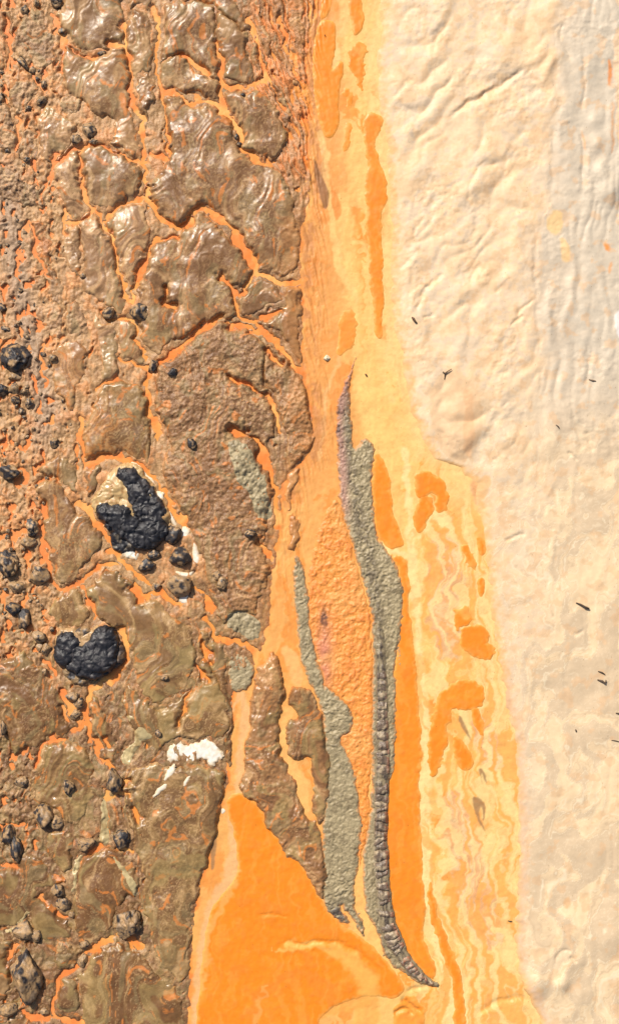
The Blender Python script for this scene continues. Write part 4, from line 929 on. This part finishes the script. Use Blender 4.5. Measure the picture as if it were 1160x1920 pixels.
# heart-shaped rock
big2 = big
big = empty('cinder_rock', 165, 1228, 2); tag(big, 'second largest rock, black and rounded with a muddy notch in its top', 'rock', 'black cinder rocks on the crust')
lump([(104,1200),(112,1184),(135,1178),(152,1182),(165,1188),(180,1176),(205,1176),(218,1184),(222,1205),(220,1232),(208,1256),(190,1270),(160,1272),(135,1262),(115,1245),(106,1222)], 15, C(196,158,110), C(170,134,92), 6, 'mud_cap', M_CRUST, 8, 1.6)
lump([(110,1205),(116,1191),(132,1187),(146,1192),(150,1204),(150,1218),(142,1234),(128,1248),(114,1240),(107,1222)], 25, blk, C(66,62,64), 7, 'black_lump', w=8, relief=2.4)
lump([(142,1224),(152,1212),(170,1207),(178,1188),(196,1177),(214,1184),(219,1204),(217,1230),(206,1254),(188,1268),(160,1266),(138,1256),(126,1250),(140,1236)], 28, blk, C(76,72,74), 8, 'black_lump', w=10, relief=2.2)
lump([(216,1205),(226,1210),(230,1225),(222,1244),(212,1246),(214,1225)], 14, C(80,64,54), C(140,110,80), 9, 'black_lump', w=6)
lump([(124,1254),(140,1260),(162,1270),(158,1279),(140,1274),(126,1264)], 11, C(160,130,92), blk2, 10, 'black_lump', w=5)
lump([(146,1178),(162,1177),(172,1188),(162,1200),(148,1196)], 18, C(176,142,100), C(90,80,74), 11, 'mud_cap', w=6)

R = [(325,1003,19,17,'smooth black rock at the right tip of the largest cinder rock',.95,0),
 (342,1046,20,19,'round black rock below the right tip of the largest cinder rock',.75,.4),
 (275,1060,16,13,'small black rock in the orange mud under the largest cinder rock',.8,.6),
 (290,1040,11,9,'little black cinder between the largest rock and the round one',.85,.2),
 (338,1096,22,20,'mud crusted dark rock at the bottom of the rock cluster',.5,.3),
 (294,1100,9,9,'brown pebble left of the bottom rock of the cluster',.35,0),
 (30,668,27,26,'glossy black rock with an orange rim at the left edge',.8,.2),
 (20,886,21,15,'black rock in a pale mud ring at the left edge',.75,-.3),
 (18,1055,19,29,'tall black rock at the left edge under the pale crust',.75,.25),
 (27,1140,14,13,'left of a pair of black stones near the left edge',.75,0),
 (47,1160,15,19,'right of a pair of black stones near the left edge',.8,.2),
 (32,1100,14,15,'tan capped stone above the pair of black stones',.3,0),
 (74,1078,18,20,'lumpy brown stone beside the long brown plate',.35,.5),
 (62,987,11,17,'dark oval stone left of the long brown plate',.55,.1),
 (56,1018,13,12,'brown knob between the dark oval stone and the lumpy stone',.3,0),
 (262,588,17,17,'round dark stone where three cracks meet in the upper crust',.6,0),
 (205,588,13,12,'dark stone in a crack hollow left of the round crack stone',.6,0),
 (108,5,13,10,'black stone cut by the upper edge',.8,0),
 (168,245,13,14,'grey stone in an orange ring in the upper left crust',.4,0),
 (145,264,10,9,'small dark stone lower left of the ringed grey stone',.5,0),
 (177,266,9,6,'flat reddish stone lower right of the ringed grey stone',.5,0),
 (215,1461,16,23,'upright dark stone above a branching orange seam',.6,.2),
 (18,1563,14,18,'upper of two dark stones touching at the left edge',.75,-.2),
 (33,1592,11,23,'lower, longer of two dark stones touching at the left edge',.8,.2),
 (82,1530,17,24,'dark stone with a muddy top left of the pale green streak',.55,.3),
 (106,1540,14,12,'cracked brown stone right of the muddy topped stone',.3,0),
 (228,1573,14,18,'oval dark stone with an orange crescent below it',.7,-.2),
 (164,1581,17,11,'tan stone with a dark hole on the pale green crack',.35,.3),
 (242,1731,22,28,'blocky tan stone on an orange seam near the lower left',.35,-.2),
 (53,1826,29,42,'largest stone near the lower left corner, black and tan',.55,.25),
 (42,1465,13,12,'knobbly brown stone in the left crust',.3,0),
 (130,1472,11,14,'small round brown stone in the middle of an olive plate',.45,0),
 (110,1667,13,12,'round brown stone with an orange halo',.3,0),
 (120,1693,13,12,'dark brown stone under the orange haloed stone',.45,0),
 (135,1714,7,7,'tiny tan pebble right of the dark brown stone',.3,0),
 (48,1742,20,16,'left lump of a knobbly brown pair in the lower left',.3,0),
 (68,1752,13,14,'right lump of a knobbly brown pair in the lower left',.4,0),
 (408,1078,9,10,'pale pebble on the brown dome right of the rock cluster',.3,0),
 (418,1094,10,12,'round tan pebble under the pale pebble on the dome',.3,0),
 (469,999,11,9,'dark knobbly pebble on the lower dome',.6,0),
 (361,832,8,10,'black pebble on the left of the dome',.9,.4),
 (326,700,9,8,'black pebble near the bright upper rim of the dome',.9,0),
 (288,686,9,15,'dark upright stone at the left foot of the dome',.65,-.1),
 (103,832,9,11,'dark pebble in orange mud above the long brown plate',.65,0),
 (101,672,8,8,'dark pebble on the tan plate',.5,0),
 (50,22,9,8,'grey pebble in the rough crust near the upper left corner',.6,0),
 (70,8,7,6,'small brown pebble left of the stone cut by the upper edge',.4,0),
 (118,58,8,7,'pebble on the rim of the uppermost plate',.5,0),
 (80,190,11,8,'flat grey stone left of the big upper plate',.5,.4),
 (84,160,6,8,'small dark stone above the flat grey stone',.6,0),
 (3,187,9,12,'grey stone cut by the left edge near the top',.6,0),
 (45,120,7,14,'thin slate grey stone in rough crust near the upper left',.65,.6),
 (62,132,7,8,'dark crumb beside the thin slate stone',.6,0),
 (138,1305,12,11,'tan pebble with a dark hole below the notched rock',.35,0),
 (150,1319,11,10,'middle pebble of three below the notched rock',.4,.4),
 (143,1340,11,9,'lowest pebble of three below the notched rock',.4,0),
 (75,1194,14,12,'dark knob left of the notched rock',.55,0),
 (88,1216,9,11,'tan pebble left below the dark knob',.25,0),
 (76,1214,8,9,'angular tan pebble under the dark knob',.25,0),
 (192,103,8,5,'dark sliver in the crack of the big upper plate',.7,.3),
 (456,183,5,4,'black bead on the dumbbell shaped plate',.9,0),
 (444,258,5,6,'upper black crumb in the crack left of the dumbbell plate',.85,0),
 (448,271,6,5,'lower black crumb in the crack left of the dumbbell plate',.85,0),
 (5,733,14,12,'black stone of the left edge cluster, nearest the edge',.75,0),
 (29,730,11,10,'tan topped stone of the left edge cluster',.35,0),
 (48,733,8,7,'dark stone at the right of the left edge cluster',.6,0),
 (30,752,9,8,'dark stone in the middle of the left edge cluster',.6,0),
 (56,756,8,10,'dark stone at the lower right of the left edge cluster',.6,0),
 (42,772,7,8,'lowest dark stone of the left edge cluster',.6,0),
 (30,706,13,8,'flat brown stone between the glossy black rock and its cluster',.35,.2),
 (4,577,8,9,'dark stone cut by the left edge in the granular strip',.7,0),
 (12,618,9,6,'flat dark stone in the granular strip above the glossy rock',.7,-.5),
 (158,518,7,6,'small dark pebble beside the upper left plates',.5,0),
 (86,1258,6,6,'tiny pebble below the angular tan pebble',.35,0),
 (298,1373,7,7,'dark pitted pebble above the largest white patch',.6,0),
 (10,1362,6,14,'dark knob cut by the left edge beside the long brown plate',.5,0),
 (85,1895,9,7,'brown pebble in orange mud at the bottom left',.35,0),
 (160,1770,13,9,'brown stone capping the orange seam at the lower left',.3,.2),
 (18,1890,16,13,'tan lump below the largest lower left stone',.25,.3),
 (155,1800,10,12,'reddish stone left of the seam at the lower left',.35,0),
 (55,205,6,5,'dark speck of stone in the upper left rubble',.7,0),
 (52,301,7,5,'dark pit-like pebble above the granular strip',.7,0),
 (310,1270,7,6,'grey pebble on the smooth olive plate',.5,0)]
for (px, py, rx, ry, lab, dk, an) in R:
    stone(px, py, rx, ry, lab, dk, None, an)
rs = np.random.RandomState(12); spots = []
while len(spots) < 110:
    py = rs.uniform(120, 1180); gx = float(ipl([(20, 100), (20, 300), (35, 500), (60, 650), (60, 800), (50, 1000), (60, 1200)], py))
    px = rs.normal(gx, 38)
    if px < -20 or px > 165: continue
    iy, ix = int((py + MARG) / S), int((px + MARG) / S)
    if DP[iy, ix] > 2: continue
    spots.append((px, py))
for px, py in spots:
    r = rs.uniform(1.8, 4.6)
    stone(px, py, r, r * rs.uniform(.7, 1.3), 'tiny pebble scattered in the rough granular crust at the left', rs.uniform(.3, .8), None, rs.uniform(0, 3), 'tiny pebbles in the granular crust', 2, 'pebble', 'pebble', rs.uniform(0, 40))

# ------------------------------------------------------------------ plant debris
def tube(path, rad, name, label, cat, col, sides=7, lift=1.0):
    """bent tapered stick; path in photo px with height above the mud"""
    c0 = P(path[0][0], path[0][1], top_at(path[0][0], path[0][1]))
    pts = [P(x, y, top_at(x, y) + h + lift) - c0 for x, y, h in path]
    vs_, fs_ = [], []
    for i, p in enumerate(pts):
        t = (pts[min(i + 1, len(pts) - 1)] - pts[max(i - 1, 0)]).normalized()
        a = t.cross(Vector((0, 0, 1))); a = a.normalized() if a.length > 1e-4 else Vector((1, 0, 0)); b = t.cross(a)
        for k in range(sides):
            an = 2 * math.pi * k / sides; w = 1 + .18 * math.sin(i * 2.3 + k * 1.7)
            vs_.append(p + (a * math.cos(an) + b * math.sin(an)) * rad[i] * .78 * PX * w)
    n = len(pts)
    for i in range(n - 1):
        for k in range(sides):
            fs_.append((i * sides + k, i * sides + (k + 1) % sides, (i + 1) * sides + (k + 1) % sides, (i + 1) * sides + k))
    vs_.append(pts[0]); vs_.append(pts[-1]); e0, e1 = len(vs_) - 2, len(vs_) - 1
    for k in range(sides):
        fs_.append((e0, (k + 1) % sides, k, k)[:3]); fs_.append((e1, (n - 1) * sides + k, (n - 1) * sides + (k + 1) % sides))
    me = bpy.data.meshes.new(name); me.from_pydata([tuple(v) for v in vs_], [], fs_); me.update()
    at = me.attributes.new('Col', 'FLOAT_COLOR', 'POINT')
    at.data.foreach_set('color', np.tile(np.append(col, 1).astype(F), len(vs_)))
    return tag(link(name, me, M_DEBRIS, None, c0), label, cat)
wood = C(98, 68, 46); dk = C(88, 70, 54)
tube([(771,596,1),(774,599,2),(777,604,2),(781,607,.5)], [1.6, 3, 2.6, .8], 'seed_husk', 'small brown seed husk on the cream bank near its left edge', 'seed husk', wood)
tube([(829,698,1),(833,701,2),(838,697,2.5),(845,693,2.5)], [1.4, 2.0, 1.4, .8], 'twig', 'short dark twig stuck in the edge of a cream lobe', 'twig', dk)
tube([(832,712,0),(833,704,1.5),(834,700,2)], [1, 1.5, 1.4], 'twig', 'tiny stub of twig below the short dark twig', 'twig', dk)
tube([(1078,1130,.5),(1086,1133,2),(1095,1138,3),(1102,1141,3)], [1.4, 2.2, 3, 2.2], 'twig', 'dark stick end poking out of the grey mud on the right', 'twig', C(80,64,50))
tube([(1119,1258,.5),(1126,1260,2),(1132,1264,1)], [1, 1.6, 1], 'twig', 'thin dark sliver above a broken edge at the right', 'twig', dk)
tube([(1118,1274,0),(1126,1276,2.5),(1132,1280,3),(1133,1274,4)], [1.6, 2.6, 2.6, 1.4], 'bark_chip', 'dark chip of bark under the thin sliver at the right', 'bark chip', C(96,76,58))
tube([(1152,1336,1),(1158,1337,2),(1168,1335,2)], [1.2, 1.8, 1.6], 'twig', 'dark twig cut by the right edge', 'twig', dk)
tube([(1144,1387,.5),(1152,1388,1),(1163,1391,1)], [.7, 1, .8], 'twig', 'hair thin twig cut by the right edge', 'twig', dk)
tube([(1040,797,.5),(1044,800,1.4),(1047,804,.8)], [.7, 1.3, .7], 'twig', 'tiny dark splinter high on the grey strip', 'twig', dk)
tube([(1077,1367,.6),(1078,1369,1.5),(1079,1372,.6)], [1, 2, 1], 'seed', 'round dark seed on the grey mud at the right', 'seed', dk)
tube([(684,701,.6),(686,703,1.4),(688,706,.6)], [1, 2, 1], 'seed', 'small dark seed on pale orange mud right of the ribbed tip', 'seed', C(96,50,20))
tube([(951,1726,.4),(955,1727,1),(959,1727,.4)], [.7, 1.3, .7], 'seed', 'black speck of seed at the lower edge of the cream bank', 'seed', dk)
tube([(608,78-12,.6),(609,67,1.2),(609,69,.6)], [.7, 1.2, .7], 'seed', 'black speck in the long upper orange pool', 'seed', dk)
tube([(1102,712,.2),(1109,714,.8),(1115,715,.2)], [1.2, 2, 1.0], 'bark_chip', 'dark chip in a dent of the grey strip, upper right', 'bark chip', C(120,98,76))
o = stone(612, 672, 6.5, 5.5, 'small shiny white shell on orange mud left of the ribbed tip', 0, 4, .2, None, 3, 'shell', 'shell')
o.data.materials.clear(); o.data.materials.append(M_WHITE)
cc = np.ones((len(o.data.vertices), 4), F); cc[:, :3] = C(240, 226, 190); o.data.attributes['Col'].data.foreach_set('color', cc.ravel())

# ------------------------------------------------------------------ the flat goes on beyond the picture
def apron():
    def axis(lo, hi, far):
        g = []; v = 0.0; st = 4.0
        while v < far:
            v += st; g.append(v)
            st = min(st * 1.012, 9.0) if v < 900 else st * 1.16
        n = int((hi - lo) / 9)
        return np.array([lo - q for q in reversed(g)] + list(np.linspace(lo, hi, n)) + [hi + q for q in g], F)
    ax = axis(-MARG + 4, 1160 + MARG - 4, 30000); ay = axis(-MARG + 4, 1920 + MARG - 4, 30000)
    gx, gy = np.meshgrid(ax, ay)
    near = (1 - sst(500, 2500, np.maximum(np.abs(gx - 580) - 580, np.abs(gy - 960) - 960)))
    fx = gx + 30 * fbm(gx / 120, gy / 160, 3, 301) - 4
    l = np.interp(gy, [p[1] for p in XL], [p[0] for p in XL]); r = np.interp(gy, [p[1] for p in XR], [p[0] for p in XR])
    lf = 1 - sst(-8, 8, fx - l); rt = sst(-10, 30, fx - r)
    fl = fbm(gx / 22, gy / 85, 3, 307, .45); cr = np.abs(fbm(gx / 70, gy / 85, 2, 309, .35)); bl = sabs(fbm(gx / 90, gy / 60, 1, 311), .07)
    plates_z = 9 * sst(.03, .16, cr) + 2 * fbm(gx / 30, gy / 40, 3, 313)
    z = lf * (plates_z * .6 + 1) + rt * (3 + 6 * bl) + .6 * fl
    c = mix(const(C(252, 186, 98), gx.shape), C(255, 158, 52), sst(.1, .3, fl))
    brown = mix(mix(C(186, 138, 96), C(128, 88, 56), sst(.05, .4, fl)), C(224, 180, 128), sst(.1, .4, -fl) * .5)
    brown = mix(C(246, 150, 72), brown, sst(.035, .09, cr))
    c = mix(c, brown, lf)
    c = mix(c, mix(C(250, 219, 174), C(234, 210, 178), sst(-.2, .3, fbm(gx / 80, gy / 160, 3, 315))), rt)
    inside = (gx > -MARG + 2) & (gx < 1160 + MARG - 2) & (gy > -MARG + 2) & (gy < 1920 + MARG - 2)
    edge = (gx > -MARG - 10) & (gx < 1160 + MARG + 10) & (gy > -MARG - 10) & (gy < 1920 + MARG + 10)
    z = np.where(inside, -14.0, z * (.25 + .75 * near))
    n, m = gx.shape
    idx = np.arange(n * m).reshape(n, m)
    q = np.stack([idx[1:, :-1], idx[1:, 1:], idx[:-1, 1:], idx[:-1, :-1]], -1).reshape(-1, 4)
    co = np.stack([(gx - 580) * PX, (960 - gy) * PX, z * PX], -1).reshape(-1, 3)
    return tag(link('mud_flat', mesh_from('mud_flat', co, q, c.reshape(-1, 3)), M_ROUGH), 'wide mud flat around the channel', None, None, 'structure')
apron()
